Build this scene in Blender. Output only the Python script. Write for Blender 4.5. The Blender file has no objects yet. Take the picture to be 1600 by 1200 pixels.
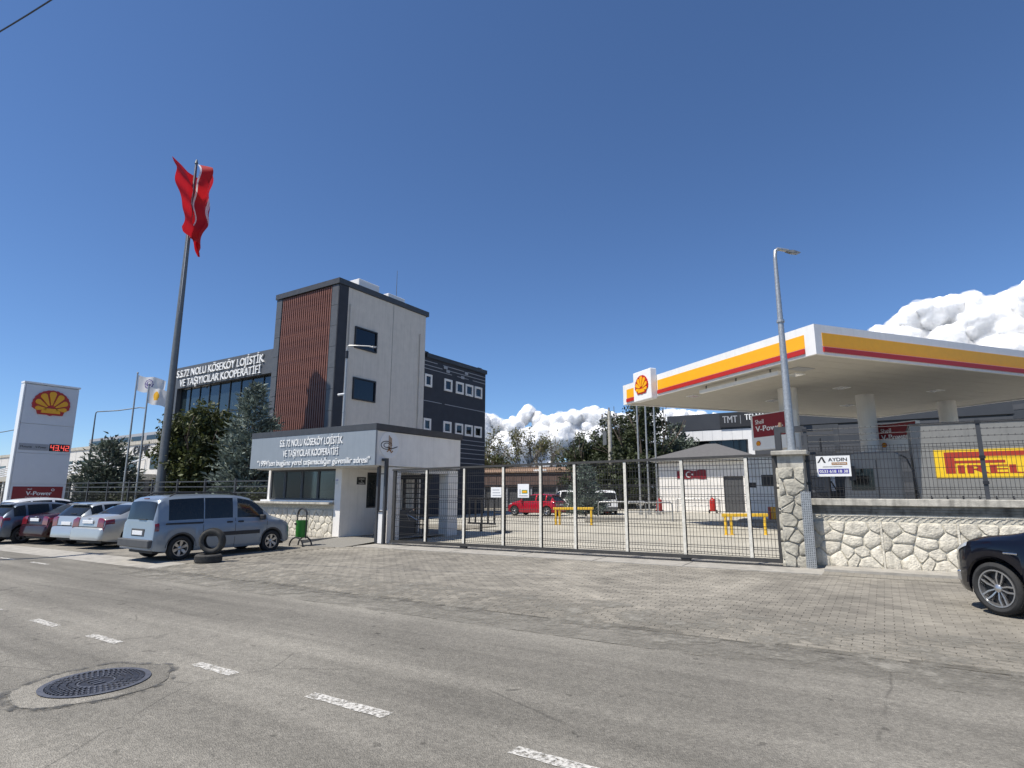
import bpy, bmesh, math, random
import numpy as np
from math import sin, cos, pi, radians, sqrt, tan, atan2
from mathutils import Vector, Matrix, noise
random.seed(7)
scene = bpy.context.scene
C = scene.collection

# ------------------------------------------------------------------ camera, sky, sun, exposure
# x runs along the street (to the right), y runs from the street into the yard, z is up.
A = radians(32.5)            # the camera looks 32.5 degrees left of the yard axis
PITCH, ROLL, EYE = radians(10.55), radians(.11), 1.75
cam = bpy.data.cameras.new('camera'); cam.sensor_width = 36; cam.lens = 36*897.5/1600
cam.clip_start = .05; cam.clip_end = 20000
cam_o = bpy.data.objects.new('camera', cam); C.objects.link(cam_o)
_r0 = Vector((cos(A), sin(A), 0)); _h = Vector((-sin(A), cos(A), 0))
_f = _h*cos(PITCH) + Vector((0, 0, sin(PITCH))); _u0 = -_h*sin(PITCH) + Vector((0, 0, cos(PITCH)))
_r = _r0*cos(ROLL) + _u0*sin(ROLL); _u = -_r0*sin(ROLL) + _u0*cos(ROLL)
mw = Matrix((_r, _u, -_f)).transposed().to_4x4(); mw.translation = (0, 0, EYE)
cam_o.matrix_world = mw
scene.camera = cam_o

SUN_EL = radians(59); SUN_H = Vector((-.52, -.854, 0)).normalized()
world = bpy.data.worlds.new('World'); scene.world = world; world.use_nodes = True
wn = world.node_tree; bg = wn.nodes['Background']
sky = wn.nodes.new('ShaderNodeTexSky'); sky.sky_type = 'NISHITA'; sky.sun_disc = False
sky.sun_elevation = SUN_EL; sky.sun_rotation = atan2(SUN_H.x, SUN_H.y)
sky.altitude = 0; sky.air_density = .82; sky.dust_density = .1; sky.ozone_density = 10
wn.links.new(sky.outputs[0], bg.inputs[0]); bg.inputs[1].default_value = .118
sun = bpy.data.lights.new('sun', 'SUN'); sun.energy = 5.0; sun.angle = radians(.53); sun.color = (1, .945, .86)
sun_o = bpy.data.objects.new('sun', sun); C.objects.link(sun_o)
_to = SUN_H*cos(SUN_EL) + Vector((0, 0, sin(SUN_EL)))
sun_o.rotation_euler = _to.to_track_quat('Z', 'Y').to_euler(); sun_o.location = _to*60
vs = scene.view_settings; vs.view_transform = 'Standard'; vs.look = 'None'; vs.gamma = 1; vs.exposure = .25
vs.use_curve_mapping = False
scene.cycles.max_bounces = 8; scene.cycles.volume_bounces = 3; scene.cycles.transparent_max_bounces = 16
scene.cycles.use_denoising = True

def gz(s, t, off=0.0):       # the street tilts gently up to the right
    return .012*(s*cos(A) + t*sin(A)) + off
PV = .05                     # paving and yard lie a little above the asphalt

# ------------------------------------------------------------------ materials
MATS = {}
def mat(name, col, rough=.6, metal=0, var=.12, scale=6, bump=0, bscale=60, coat=0, spec=.5, streak=0, col2=None, detail=6, transl=0, rnd=0):
    if name in MATS: return MATS[name]
    m = bpy.data.materials.new(name); m.use_nodes = True; nt = m.node_tree; N = nt.nodes; L = nt.links
    b = N['Principled BSDF']; b.inputs['Roughness'].default_value = rough; b.inputs['Metallic'].default_value = metal
    b.inputs['Coat Weight'].default_value = coat; b.inputs['Coat Roughness'].default_value = .03; b.inputs['Specular IOR Level'].default_value = spec
    tc = N.new('ShaderNodeTexCoord')
    c = (*col, 1)
    src = None
    if var or col2:
        n = N.new('ShaderNodeTexNoise'); n.inputs['Scale'].default_value = scale; n.inputs['Detail'].default_value = detail; n.inputs['Roughness'].default_value = .62
        L.new(tc.outputs['Object'], n.inputs['Vector'])
        r = N.new('ShaderNodeValToRGB'); r.color_ramp.elements[0].position = .3; r.color_ramp.elements[1].position = .7
        lo = tuple(max(0, k*(1-var)) for k in col); hi = tuple(min(1, k*(1+var)) for k in (col2 or col))
        r.color_ramp.elements[0].color = (*lo, 1); r.color_ramp.elements[1].color = (*hi, 1)
        L.new(n.outputs[0], r.inputs[0]); src = r.outputs[0]
        if streak:
            mp = N.new('ShaderNodeMapping'); mp.inputs['Scale'].default_value = (9, 9, .35); L.new(tc.outputs['Object'], mp.inputs[0])
            n2 = N.new('ShaderNodeTexNoise'); n2.inputs['Scale'].default_value = 1.2; n2.inputs['Detail'].default_value = 5; L.new(mp.outputs[0], n2.inputs['Vector'])
            r2 = N.new('ShaderNodeMapRange'); r2.inputs[1].default_value = .48; r2.inputs[2].default_value = .75; r2.inputs[3].default_value = 1; r2.inputs[4].default_value = 1-streak
            L.new(n2.outputs[0], r2.inputs[0])
            mx = N.new('ShaderNodeMix'); mx.data_type = 'RGBA'; mx.blend_type = 'MULTIPLY'; mx.inputs[0].default_value = 1
            L.new(src, mx.inputs[6]); L.new(r2.outputs[0], mx.inputs[7]); src = mx.outputs[2]
        if rnd:
            g = N.new('ShaderNodeNewGeometry'); r3 = N.new('ShaderNodeMapRange'); r3.inputs[3].default_value = 1-rnd; r3.inputs[4].default_value = 1+rnd
            L.new(g.outputs['Random Per Island'], r3.inputs[0])
            mx = N.new('ShaderNodeMix'); mx.data_type = 'RGBA'; mx.blend_type = 'MULTIPLY'; mx.inputs[0].default_value = 1
            L.new(src, mx.inputs[6]); L.new(r3.outputs[0], mx.inputs[7]); src = mx.outputs[2]
        L.new(src, b.inputs['Base Color'])
        mr = N.new('ShaderNodeMapRange'); mr.inputs[3].default_value = max(0, rough-.08); mr.inputs[4].default_value = min(1, rough+.08)
        L.new(n.outputs[0], mr.inputs[0]); L.new(mr.outputs[0], b.inputs['Roughness'])
    else: b.inputs['Base Color'].default_value = c
    if bump:
        nb = N.new('ShaderNodeTexNoise'); nb.inputs['Scale'].default_value = bscale; nb.inputs['Detail'].default_value = 4; L.new(tc.outputs['Object'], nb.inputs['Vector'])
        bp = N.new('ShaderNodeBump'); bp.inputs['Strength'].default_value = bump; bp.inputs['Distance'].default_value = .02
        L.new(nb.outputs[0], bp.inputs['Height']); L.new(bp.outputs[0], b.inputs['Normal'])
    if transl:
        t = N.new('ShaderNodeBsdfTranslucent'); ms = N.new('ShaderNodeMixShader'); ms.inputs[0].default_value = transl
        if src: L.new(src, t.inputs[0])
        else: t.inputs[0].default_value = c
        L.new(b.outputs[0], ms.inputs[1]); L.new(t.outputs[0], ms.inputs[2]); L.new(ms.outputs[0], N['Material Output'].inputs[0])
    MATS[name] = m; return m

def glass(name, tint, rough=.02, see=.5, ior=1.55):
    m = bpy.data.materials.new(name); m.use_nodes = True; nt = m.node_tree; N = nt.nodes; L = nt.links
    N.remove(N['Principled BSDF'])
    tr = N.new('ShaderNodeBsdfTransparent'); tr.inputs[0].default_value = (*[k*see for k in tint], 1)
    df = N.new('ShaderNodeBsdfDiffuse'); df.inputs[0].default_value = (*[k*.04 for k in tint], 1)
    ad = N.new('ShaderNodeAddShader'); L.new(tr.outputs[0], ad.inputs[0]); L.new(df.outputs[0], ad.inputs[1])
    gl = N.new('ShaderNodeBsdfGlossy'); gl.inputs['Roughness'].default_value = rough; gl.inputs[0].default_value = (.9, .95, 1, 1)
    fr = N.new('ShaderNodeFresnel'); fr.inputs[0].default_value = ior
    mx = N.new('ShaderNodeMixShader'); L.new(fr.outputs[0], mx.inputs[0]); L.new(ad.outputs[0], mx.inputs[1]); L.new(gl.outputs[0], mx.inputs[2])
    L.new(mx.outputs[0], N['Material Output'].inputs[0]); MATS[name] = m; return m

def asphalt():
    m = bpy.data.materials.new('asphalt'); m.use_nodes = True; nt = m.node_tree; N = nt.nodes; L = nt.links; b = N['Principled BSDF']
    tc = N.new('ShaderNodeTexCoord')
    def noi(sc, det=6, vec=None, rough=.6, dist=0):
        n = N.new('ShaderNodeTexNoise'); n.inputs['Scale'].default_value = sc; n.inputs['Detail'].default_value = det; n.inputs['Roughness'].default_value = rough; n.inputs['Distortion'].default_value = dist
        L.new(vec or tc.outputs['Object'], n.inputs['Vector']); return n.outputs[0]
    def rng(x, a, c, lo, hi):
        r = N.new('ShaderNodeMapRange'); r.inputs[1].default_value = a; r.inputs[2].default_value = c; r.inputs[3].default_value = lo; r.inputs[4].default_value = hi; L.new(x, r.inputs[0]); return r.outputs[0]
    def mul(x, y):
        k = N.new('ShaderNodeMath'); k.operation = 'MULTIPLY'; L.new(x, k.inputs[0]); L.new(y, k.inputs[1]); return k.outputs[0]
    st = N.new('ShaderNodeMapping'); st.inputs['Scale'].default_value = (.09, 1.3, 1); L.new(tc.outputs['Object'], st.inputs[0])
    v = N.new('ShaderNodeTexVoronoi'); v.inputs['Scale'].default_value = 90; L.new(tc.outputs['Object'], v.inputs['Vector'])
    v2 = N.new('ShaderNodeTexVoronoi'); v2.inputs['Scale'].default_value = 38; L.new(tc.outputs['Object'], v2.inputs['Vector'])
    sep = N.new('ShaderNodeSeparateColor'); L.new(v.outputs['Color'], sep.inputs[0])
    sep2 = N.new('ShaderNodeSeparateColor'); L.new(v2.outputs['Color'], sep2.inputs[0])
    x = rng(noi(.35, 5), .3, .7, .86, 1.12)
    x = mul(x, rng(noi(2.2, 7, st.outputs[0], .65), .3, .7, .84, 1.14))
    x = mul(x, rng(sep.outputs[0], 0, 1, .80, 1.20))
    x = mul(x, rng(sep2.outputs[0], 0, 1, .88, 1.12))
    x = mul(x, rng(noi(9, 6), .35, .7, 1.06, .9))
    x = mul(x, rng(noi(1.1, 4, None, .5, 1.5), .66, .72, 1, .8))       # oil stains
    x = mul(x, rng(noi(4.2, 2), .70, .73, 1, .6))                     # small tar spots
    st2 = N.new('ShaderNodeMapping'); st2.inputs['Scale'].default_value = (.02, .42, 1); L.new(tc.outputs['Object'], st2.inputs[0])
    x = mul(x, rng(noi(2.4, 3, st2.outputs[0], .5), .35, .65, .80, 1.16))   # wheel tracks
    x = mul(x, rng(noi(.16, 4, None, .55), .35, .65, .86, 1.1))
    x = mul(x, rng(noi(.9, 3, st.outputs[0], .55, 2.0), .60, .68, 1, .86))
    wv_ = N.new('ShaderNodeTexNoise'); wv_.inputs['Scale'].default_value = 1.3; L.new(tc.outputs['Object'], wv_.inputs['Vector'])
    mxv = N.new('ShaderNodeMix'); mxv.data_type = 'VECTOR'; mxv.inputs[0].default_value = .12; L.new(tc.outputs['Object'], mxv.inputs[4]); L.new(wv_.outputs['Color'], mxv.inputs[5])
    vc = N.new('ShaderNodeTexVoronoi'); vc.feature = 'DISTANCE_TO_EDGE'; vc.inputs['Scale'].default_value = .42; L.new(mxv.outputs[1], vc.inputs['Vector'])
    ck = rng(vc.outputs['Distance'], .0, .006, .66, 1); cm = rng(noi(.23, 3), .50, .56, 1, 0)
    mm = N.new('ShaderNodeMath'); mm.operation = 'MAXIMUM'; L.new(ck, mm.inputs[0]); L.new(cm, mm.inputs[1]); x = mul(x, mm.outputs[0])   # cracks in places
    mx = N.new('ShaderNodeMix'); mx.data_type = 'RGBA'; mx.blend_type = 'MULTIPLY'; mx.inputs[0].default_value = 1
    mx.inputs[6].default_value = (.224, .209, .177, 1); L.new(x, mx.inputs[7]); L.new(mx.outputs[2], b.inputs['Base Color'])
    b.inputs['Roughness'].default_value = .88; b.inputs['Specular IOR Level'].default_value = .3
    bp = N.new('ShaderNodeBump'); bp.inputs['Strength'].default_value = .7; bp.inputs['Distance'].default_value = .012
    L.new(v.outputs['Distance'], bp.inputs['Height']); L.new(bp.outputs[0], b.inputs['Normal'])
    MATS['asphalt'] = m; return m

def paint_mark():
    m = mat('road_paint', (.56, .54, .49), .8, var=.1, scale=30)
    nt = m.node_tree; N = nt.nodes; L = nt.links; b = N['Principled BSDF']
    tc = N.new('ShaderNodeTexCoord'); n = N.new('ShaderNodeTexNoise'); n.inputs['Scale'].default_value = 24; n.inputs['Detail'].default_value = 7; n.inputs['Roughness'].default_value = .75
    L.new(tc.outputs['Object'], n.inputs['Vector'])
    r = N.new('ShaderNodeMapRange'); r.inputs[1].default_value = .40; r.inputs[2].default_value = .55; L.new(n.outputs[0], r.inputs[0])
    L.new(r.outputs[0], b.inputs['Alpha'])
    return m

def bricky(name, col, mortar, sx, sy, var=.15, rot=0):
    m = bpy.data.materials.new(name); m.use_nodes = True; nt = m.node_tree; N = nt.nodes; L = nt.links; b = N['Principled BSDF']
    tc = N.new('ShaderNodeTexCoord'); br = N.new('ShaderNodeTexBrick'); br.inputs['Scale'].default_value = 1
    br.inputs['Brick Width'].default_value = sx; br.inputs['Row Height'].default_value = sy; br.inputs['Mortar Size'].default_value = .006
    br.inputs['Color1'].default_value = (*[k*(1-var) for k in col], 1); br.inputs['Color2'].default_value = (*[k*(1+var) for k in col], 1); br.inputs['Mortar'].default_value = (*mortar, 1)
    mp = N.new('ShaderNodeMapping'); mp.inputs['Rotation'].default_value = (0, 0, rot); L.new(tc.outputs['Object'], mp.inputs[0]); L.new(mp.outputs[0], br.inputs['Vector'])
    n = N.new('ShaderNodeTexNoise'); n.inputs['Scale'].default_value = .7; n.inputs['Detail'].default_value = 7; L.new(tc.outputs['Object'], n.inputs['Vector'])
    r = N.new('ShaderNodeMapRange'); r.inputs[1].default_value = .3; r.inputs[2].default_value = .7; r.inputs[3].default_value = .75; r.inputs[4].default_value = 1.2; L.new(n.outputs[0], r.inputs[0])
    mx = N.new('ShaderNodeMix'); mx.data_type = 'RGBA'; mx.blend_type = 'MULTIPLY'; mx.inputs[0].default_value = 1
    L.new(br.outputs[0], mx.inputs[6]); L.new(r.outputs[0], mx.inputs[7]); L.new(mx.outputs[2], b.inputs['Base Color']); b.inputs['Roughness'].default_value = .9
    MATS[name] = m; return m

asphalt(); paint_mark()
def worn(name, col, lo, hi, sc):
    m = mat(name, col, .9, var=.3, scale=20); nt = m.node_tree; N = nt.nodes; L = nt.links
    tc = N.new('ShaderNodeTexCoord'); n = N.new('ShaderNodeTexNoise'); n.inputs['Scale'].default_value = sc; n.inputs['Detail'].default_value = 7; n.inputs['Roughness'].default_value = .7; L.new(tc.outputs['Object'], n.inputs['Vector'])
    r = N.new('ShaderNodeMapRange'); r.inputs[1].default_value = lo; r.inputs[2].default_value = hi; L.new(n.outputs[0], r.inputs[0]); L.new(r.outputs[0], N['Principled BSDF'].inputs['Alpha'])
worn('tar_worn', (.085, .084, .08), .45, .62, 7); worn('dirt_worn', (.135, .126, .108), .42, .78, 3)
mat('patch_asphalt', (.215, .205, .182), .9, var=.3, scale=50, bump=.4, bscale=120)
mat('tar', (.115, .112, .105), .9, var=.4, scale=14)
mat('earth', (.22, .20, .16), .95, var=.3, scale=3, bump=.4, bscale=20)
mat('concrete', (.33, .31, .27), .9, var=.22, scale=4, bump=.25, bscale=50)
mat('yard_concrete', (.40, .375, .31), .9, var=.18, scale=.5, bump=.2, bscale=40)
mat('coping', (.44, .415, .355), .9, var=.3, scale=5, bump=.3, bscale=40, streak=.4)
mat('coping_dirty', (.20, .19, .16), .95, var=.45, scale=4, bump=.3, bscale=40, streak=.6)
mat('stone', (.62, .575, .475), .9, var=.26, scale=7, bump=1.0, bscale=26, rnd=.14, streak=.22)
mat('stone_grey', (.40, .375, .31), .92, var=.25, scale=9, bump=1.0, bscale=18, rnd=.14)
mat('stone_joint', (.50, .475, .40), .95, var=.2, scale=9, bump=.4, bscale=60)
mat('paver', (.230, .210, .172), .9, var=.22, scale=1.6, bump=.3, bscale=90, rnd=.16)
def patches(name, lo, hi, sc):
    m = MATS[name]; N = m.node_tree.nodes; L = m.node_tree.links; b = N['Principled BSDF']; src = b.inputs['Base Color'].links[0].from_socket
    tc = N.new('ShaderNodeTexCoord'); g = N.new('ShaderNodeNewGeometry')
    for k, (s_, a, c, l, h) in enumerate(((sc, .33, .67, lo, hi), (sc*2.3, .60, .70, 1, .74), (sc*9, .66, .74, 1, .70))):
        n = N.new('ShaderNodeTexNoise'); n.inputs['Scale'].default_value = s_; n.inputs['Detail'].default_value = 5; n.inputs['Distortion'].default_value = .8; L.new(g.outputs['Position'], n.inputs['Vector'])
        r = N.new('ShaderNodeMapRange'); r.inputs[1].default_value = a; r.inputs[2].default_value = c; r.inputs[3].default_value = l; r.inputs[4].default_value = h; L.new(n.outputs[0], r.inputs[0])
        mx = N.new('ShaderNodeMix'); mx.data_type = 'RGBA'; mx.blend_type = 'MULTIPLY'; mx.inputs[0].default_value = 1; L.new(src, mx.inputs[6]); L.new(r.outputs[0], mx.inputs[7]); src = mx.outputs[2]
    L.new(src, b.inputs['Base Color'])
patches('paver', .78, 1.22, .28)
bricky('paver_far', (.230, .210, .172), (.13, .12, .10), .22, .11)
mat('paver_bed', (.15, .138, .112), .95, var=.3, scale=12)
mat('white_wall', (.79, .76, .71), .75, var=.06, scale=2, bump=.08, bscale=90, streak=.08)
mat('grey_wall', (.61, .565, .50), .8, var=.06, scale=2, bump=.1, bscale=90, streak=.12)
mat('cream_wall', (.6, .58, .54), .8, var=.07, scale=2, streak=.1)
mat('white_panel', (.76, .75, .73), .4, var=.04, scale=3, streak=.06)
mat('white_gloss', (.78, .78, .77), .3, var=.03, scale=3)
mat('sign_grey', (.275, .305, .33), .45, metal=.25, var=.05, scale=2, streak=.06)
mat('totem_face', (.64, .655, .68), .35, var=.03, scale=2)
mat('letter_white', (.8, .8, .78), .5, var=.03)
mat('anthracite', (.05, .053, .058), .5, var=.15, scale=3, streak=.1)
mat('anthracite_panel', (.085, .088, .092), .45, var=.12, scale=3)
mat('black_steel', (.022, .022, .024), .45, var=.25, scale=8)
mat('dark_wall', (.032, .036, .046), .8, var=.2, scale=2, bump=.1, bscale=80)
mat('stripe_grey', (.33, .34, .36), .6, var=.1)
mat('wood', (.165, .068, .046), .5, var=.22, scale=3, streak=.15)
mat('wood_dark', (.035, .022, .018), .7, var=.2)
mat('red', (.44, .018, .010), .35, var=.05)
mat('red_deep', (.22, .012, .018), .4, var=.06)
mat('yellow', (.86, .40, .006), .35, var=.04)
mat('pirelli_yellow', (.80, .52, .015), .4, var=.05)
mat('pirelli_red', (.36, .035, .015), .4, var=.06)
mat('barrier_yellow', (.75, .46, .03), .45, var=.15, scale=14)
mat('galv', (.44, .44, .425), .42, metal=.65, var=.22, scale=22)
mat('grey_pole', (.15, .16, .165), .5, metal=.3, var=.15, scale=6)
mat('gate_post', (.66, .63, .55), .55, var=.2, scale=14, streak=.2)
mat('gate_dark', (.045, .043, .04), .55, var=.25, scale=8)
mat('wire', (.05, .05, .05), .5, var=0)
mat('fence_wire', (.035, .036, .038), .5, var=0)
mat('rubber', (.022, .022, .022), .85, var=.3, scale=12, bump=.2, bscale=60)
mat('rubber_dusty', (.055, .053, .048), .92, var=.35, scale=9, bump=.2, bscale=60)
mat('rim', (.5, .5, .5), .3, metal=.85, var=.08)
mat('rim_dark', (.012, .012, .013), .5, var=.1)
mat('plastic_black', (.025, .025, .027), .6, var=.15)
mat('plastic_grey', (.07, .072, .075), .65, var=.15)
mat('tail_red', (.16, .004, .006), .2, var=.08, coat=1)
mat('lamp_clear', (.62, .64, .66), .15, var=.1, metal=.4, coat=1)
mat('plate', (.72, .73, .74), .5, var=.2, scale=30)
mat('chrome', (.75, .76, .78), .12, metal=1, var=.03)
mat('interior', (.03, .03, .032), .85, var=.2)
mat('green', (.035, .24, .035), .5, var=.12, scale=6)
mat('ceiling', (.46, .44, .395), .75, var=.06, scale=3)
mat('clad_dark', (.038, .042, .049), .5, var=.08, scale=1)
mat('clad_light', (.060, .063, .069), .5, var=.06, scale=1)
mat('roof_tile', (.12, .115, .11), .8, var=.2, scale=8)
mat('brown_metal', (.105, .068, .055), .7, var=.2, scale=3)
mat('rust_roof', (.25, .16, .10), .8, var=.4, scale=4)
mat('banner', (.78, .78, .76), .6, var=.03)
mat('blue_print', (.055, .045, .30), .5, var=.05)
mat('brown_print', (.35, .17, .05), .5, var=.05)
mat('ink', (.02, .02, .022), .5, var=.05)
mat('trailer', (.20, .20, .19), .55, var=.08, scale=2, streak=.15)
mat('led_off', (.01, .006, .006), .4, var=.1)
mat('bark', (.11, .085, .065), .95, var=.35, scale=10, bump=.6, bscale=30)
mat('bark_pale', (.24, .21, .17), .95, var=.3, scale=10, bump=.5, bscale=30)
mat('leaf', (.066, .080, .024), .6, var=.35, scale=.8, rnd=.4, transl=.25)
mat('leaf_olive', (.13, .13, .045), .65, var=.35, scale=.5, rnd=.4, transl=.3)
mat('leaf_dark', (.048, .062, .025), .6, var=.35, scale=.5, rnd=.5, transl=.22)
mat('needle_blue', (.145, .18, .15), .65, var=.3, scale=.9, rnd=.4, transl=.12)
mat('needle_grey', (.095, .12, .092), .65, var=.3, scale=.9, rnd=.4, transl=.12)
mat('needle_dark', (.028, .042, .018), .65, var=.3, scale=.6, rnd=.45, transl=.12)
mat('insulator', (.25, .2, .17), .3, var=.1)
mat('cloud', (.95, .95, .95), 1, var=0, spec=0); _b = MATS['cloud'].node_tree.nodes['Principled BSDF']; _b.inputs['Base Color'].default_value = (.80, .80, .80, 1); _b.inputs['Subsurface Weight'].default_value = 1; _b.inputs['Subsurface Radius'].default_value = (1, 1, 1); _b.inputs['Subsurface Scale'].default_value = 60
mat('flag_red', (.50, .012, .02), .7, var=.06, scale=2, transl=.4)
mat('flag_white', (.8, .8, .8), .7, var=.03, transl=.4)
mat('purple_print', (.12, .09, .28), .6, var=.05, transl=.3)
mat('yellow_print', (.85, .45, .02), .6, var=.05, transl=.3)
mat('iron', (.055, .056, .065), .55, metal=.5, var=.35, scale=25)
mat('iron_top', (.16, .16, .17), .5, metal=.6, var=.3, scale=25)
glass('glass_car', (.4, .45, .48), .02, .10, 1.42)
glass('glass_van', (.7, .75, .75), .02, .6, 1.4)
glass('glass_booth', (.75, .8, .8), .02, .55, 1.28)
glass('glass_curtain', (.5, .8, .95), .03, .12, 1.65)
glass('glass_dark', (.1, .12, .14), .04, .1)
led = bpy.data.materials.new('led_red'); led.use_nodes = True
led.node_tree.nodes['Principled BSDF'].inputs['Base Color'].default_value = (.6, .03, .03, 1)
led.node_tree.nodes['Principled BSDF'].inputs['Emission Color'].default_value = (1, .12, .1, 1); led.node_tree.nodes['Principled BSDF'].inputs['Emission Strength'].default_value = .9
MATS['led_red'] = led

# ------------------------------------------------------------------ mesh helpers
def link(o, parent=None):
    C.objects.link(o)
    if parent is not None: o.parent = parent
    return o
def tag(o, label=None, cat=None, group=None, kind=None):
    if label: o['label'] = label
    if cat: o['category'] = cat
    if group: o['group'] = group
    if kind: o['kind'] = kind
    return o
def thing(name, label, cat, loc=(0, 0, 0), rz=0, group=None):
    o = bpy.data.objects.new(name, None); o.location = loc; o.rotation_euler = (0, 0, rz); o.empty_display_size = .2
    link(o); return tag(o, label, cat, group)
def rootmat(p):
    while p.parent is not None: p = p.parent
    return Matrix.Translation(p.location) @ p.rotation_euler.to_matrix().to_4x4()

class MB:
    def __init__(self): self.v = []; self.f = []
    def add(self, vs, fs):
        n = len(self.v); self.v.extend(tuple(map(float, p)) for p in vs); self.f.extend(tuple(i+n for i in f) for f in fs); return self
    def box(self, x0, x1, y0, y1, z0, z1):
        return self.add([(x0,y0,z0),(x1,y0,z0),(x1,y1,z0),(x0,y1,z0),(x0,y0,z1),(x1,y0,z1),(x1,y1,z1),(x0,y1,z1)],
                        [(0,3,2,1),(4,5,6,7),(0,1,5,4),(1,2,6,5),(2,3,7,6),(3,0,4,7)])
    def tbox(self, x0, x1, y0, y1, zs, ze, d):      # box between ground heights: bottom follows callable zs
        return self.add([(x0,y0,zs(x0,y0)),(x1,y0,zs(x1,y0)),(x1,y1,zs(x1,y1)),(x0,y1,zs(x0,y1)),(x0,y0,ze(x0,y0)),(x1,y0,ze(x1,y0)),(x1,y1,ze(x1,y1)),(x0,y1,ze(x0,y1))],
                        [(0,3,2,1),(4,5,6,7),(0,1,5,4),(1,2,6,5),(2,3,7,6),(3,0,4,7)])
    def cbox(self, c, u, v, w, a, b, h):            # centre, three unit axes, three half sizes
        c, u, v, w = Vector(c), Vector(u)*a, Vector(v)*b, Vector(w)*h
        return self.add([c-u-v-w, c+u-v-w, c+u+v-w, c-u+v-w, c-u-v+w, c+u-v+w, c+u+v+w, c-u+v+w], [(0,3,2,1),(4,5,6,7),(0,1,5,4),(1,2,6,5),(2,3,7,6),(3,0,4,7)])
    def cyl(self, p0, p1, r0, r1=None, n=8, cap=True):
        p0, p1 = Vector(p0), Vector(p1); r1 = r0 if r1 is None else r1; d = (p1-p0)
        if d.length < 1e-6: return self
        d.normalize(); a = d.orthogonal().normalized(); b = d.cross(a)
        vs = [p0+(a*cos(2*pi*i/n)+b*sin(2*pi*i/n))*r0 for i in range(n)] + [p1+(a*cos(2*pi*i/n)+b*sin(2*pi*i/n))*r1 for i in range(n)]
        fs = [(i, (i+1) % n, n+(i+1) % n, n+i) for i in range(n)]
        if cap: fs += [tuple(range(n-1, -1, -1)), tuple(range(n, 2*n))]
        return self.add(vs, fs)
    def tube(self, pts, r, n=8, closed=False):
        pts = [Vector(p) for p in pts]; m = len(pts); rings = []
        a = None
        for i, p in enumerate(pts):
            q0 = pts[i-1] if (i > 0 or closed) else p; q1 = pts[(i+1) % m] if (i < m-1 or closed) else p
            d = (q1-q0).normalized()
            a = d.orthogonal().normalized() if a is None else (a-d*a.dot(d)).normalized()
            b = d.cross(a); rr = r[i] if isinstance(r, (list, tuple)) else r
            rings.append([p+(a*cos(2*pi*k/n)+b*sin(2*pi*k/n))*rr for k in range(n)])
        vs = [q for g in rings for q in g]; fs = []
        for i in range(m if closed else m-1):
            j = (i+1) % m
            fs += [(i*n+k, i*n+(k+1) % n, j*n+(k+1) % n, j*n+k) for k in range(n)]
        if not closed: fs += [tuple(range(n-1, -1, -1)), tuple(range((m-1)*n, m*n))]
        return self.add(vs, fs)
    def prism(self, pts, O, U, V, d, back=True):    # polygon in the U,V plane at O, pushed out along U x V by d
        O, U, V = Vector(O), Vector(U), Vector(V); N = U.cross(V).normalized(); n = len(pts)
        vs = [O+U*p[0]+V*p[1]+N*d for p in pts] + [O+U*p[0]+V*p[1] for p in pts]
        fs = [tuple(range(n))] + [(i, n+i, n+(i+1) % n, (i+1) % n) for i in range(n)]
        if back: fs.append(tuple(range(2*n-1, n-1, -1)))
        return self.add(vs, fs)
    def lathe(self, prof, n=32, axis='y', c=(0, 0, 0)):   # prof of (radius, along)
        vs = []
        for i in range(n):
            a = 2*pi*i/n
            for r, h in prof:
                p = (r*cos(a), h, r*sin(a)) if axis == 'y' else (r*cos(a), r*sin(a), h)
                vs.append((p[0]+c[0], p[1]+c[1], p[2]+c[2]))
        m = len(prof); fs = []
        for i in range(n):
            j = (i+1) % n
            for k in range(m-1):
                fs.append((i*m+k, i*m+k+1, j*m+k+1, j*m+k) if axis == 'y' else (i*m+k, j*m+k, j*m+k+1, i*m+k+1))
        return self.add(vs, fs)
    def mesh(self, name):
        me = bpy.data.meshes.new(name); me.from_pydata(self.v, [], self.f); me.update(); return me
    def build(self, name, m, parent=None, world=False, smooth=0, bevel=0, kind=None, fix=False):
        me = self.mesh(name)
        if world and parent is not None: me.transform(rootmat(parent).inverted())
        ms = m if isinstance(m, (list, tuple)) else [m]
        for k in ms: me.materials.append(MATS[k] if isinstance(k, str) else k)
        if fix or bevel:
            bm = bmesh.new(); bm.from_mesh(me)
            if bevel: bmesh.ops.bevel(bm, geom=list(bm.edges), offset=bevel, segments=1, affect='EDGES', profile=.5)
            bmesh.ops.recalc_face_normals(bm, faces=bm.faces); bm.to_mesh(me); bm.free()
        if smooth: me.shade_smooth(); me.set_sharp_from_angle(angle=radians(smooth))
        o = bpy.data.objects.new(name, me); link(o, parent)
        if kind: o['kind'] = kind
        return o
def part(name, m, parent, *a, world=True, bevel=0):
    return MB().box(*a).build(name, m, parent, world=world, bevel=bevel)
def share(o, loc, parent, name=None, rot=None):
    c = bpy.data.objects.new(name or o.name.split('.')[0], o.data); link(c, parent); c.location = loc
    if rot is not None: c.rotation_euler = rot
    return c

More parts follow.
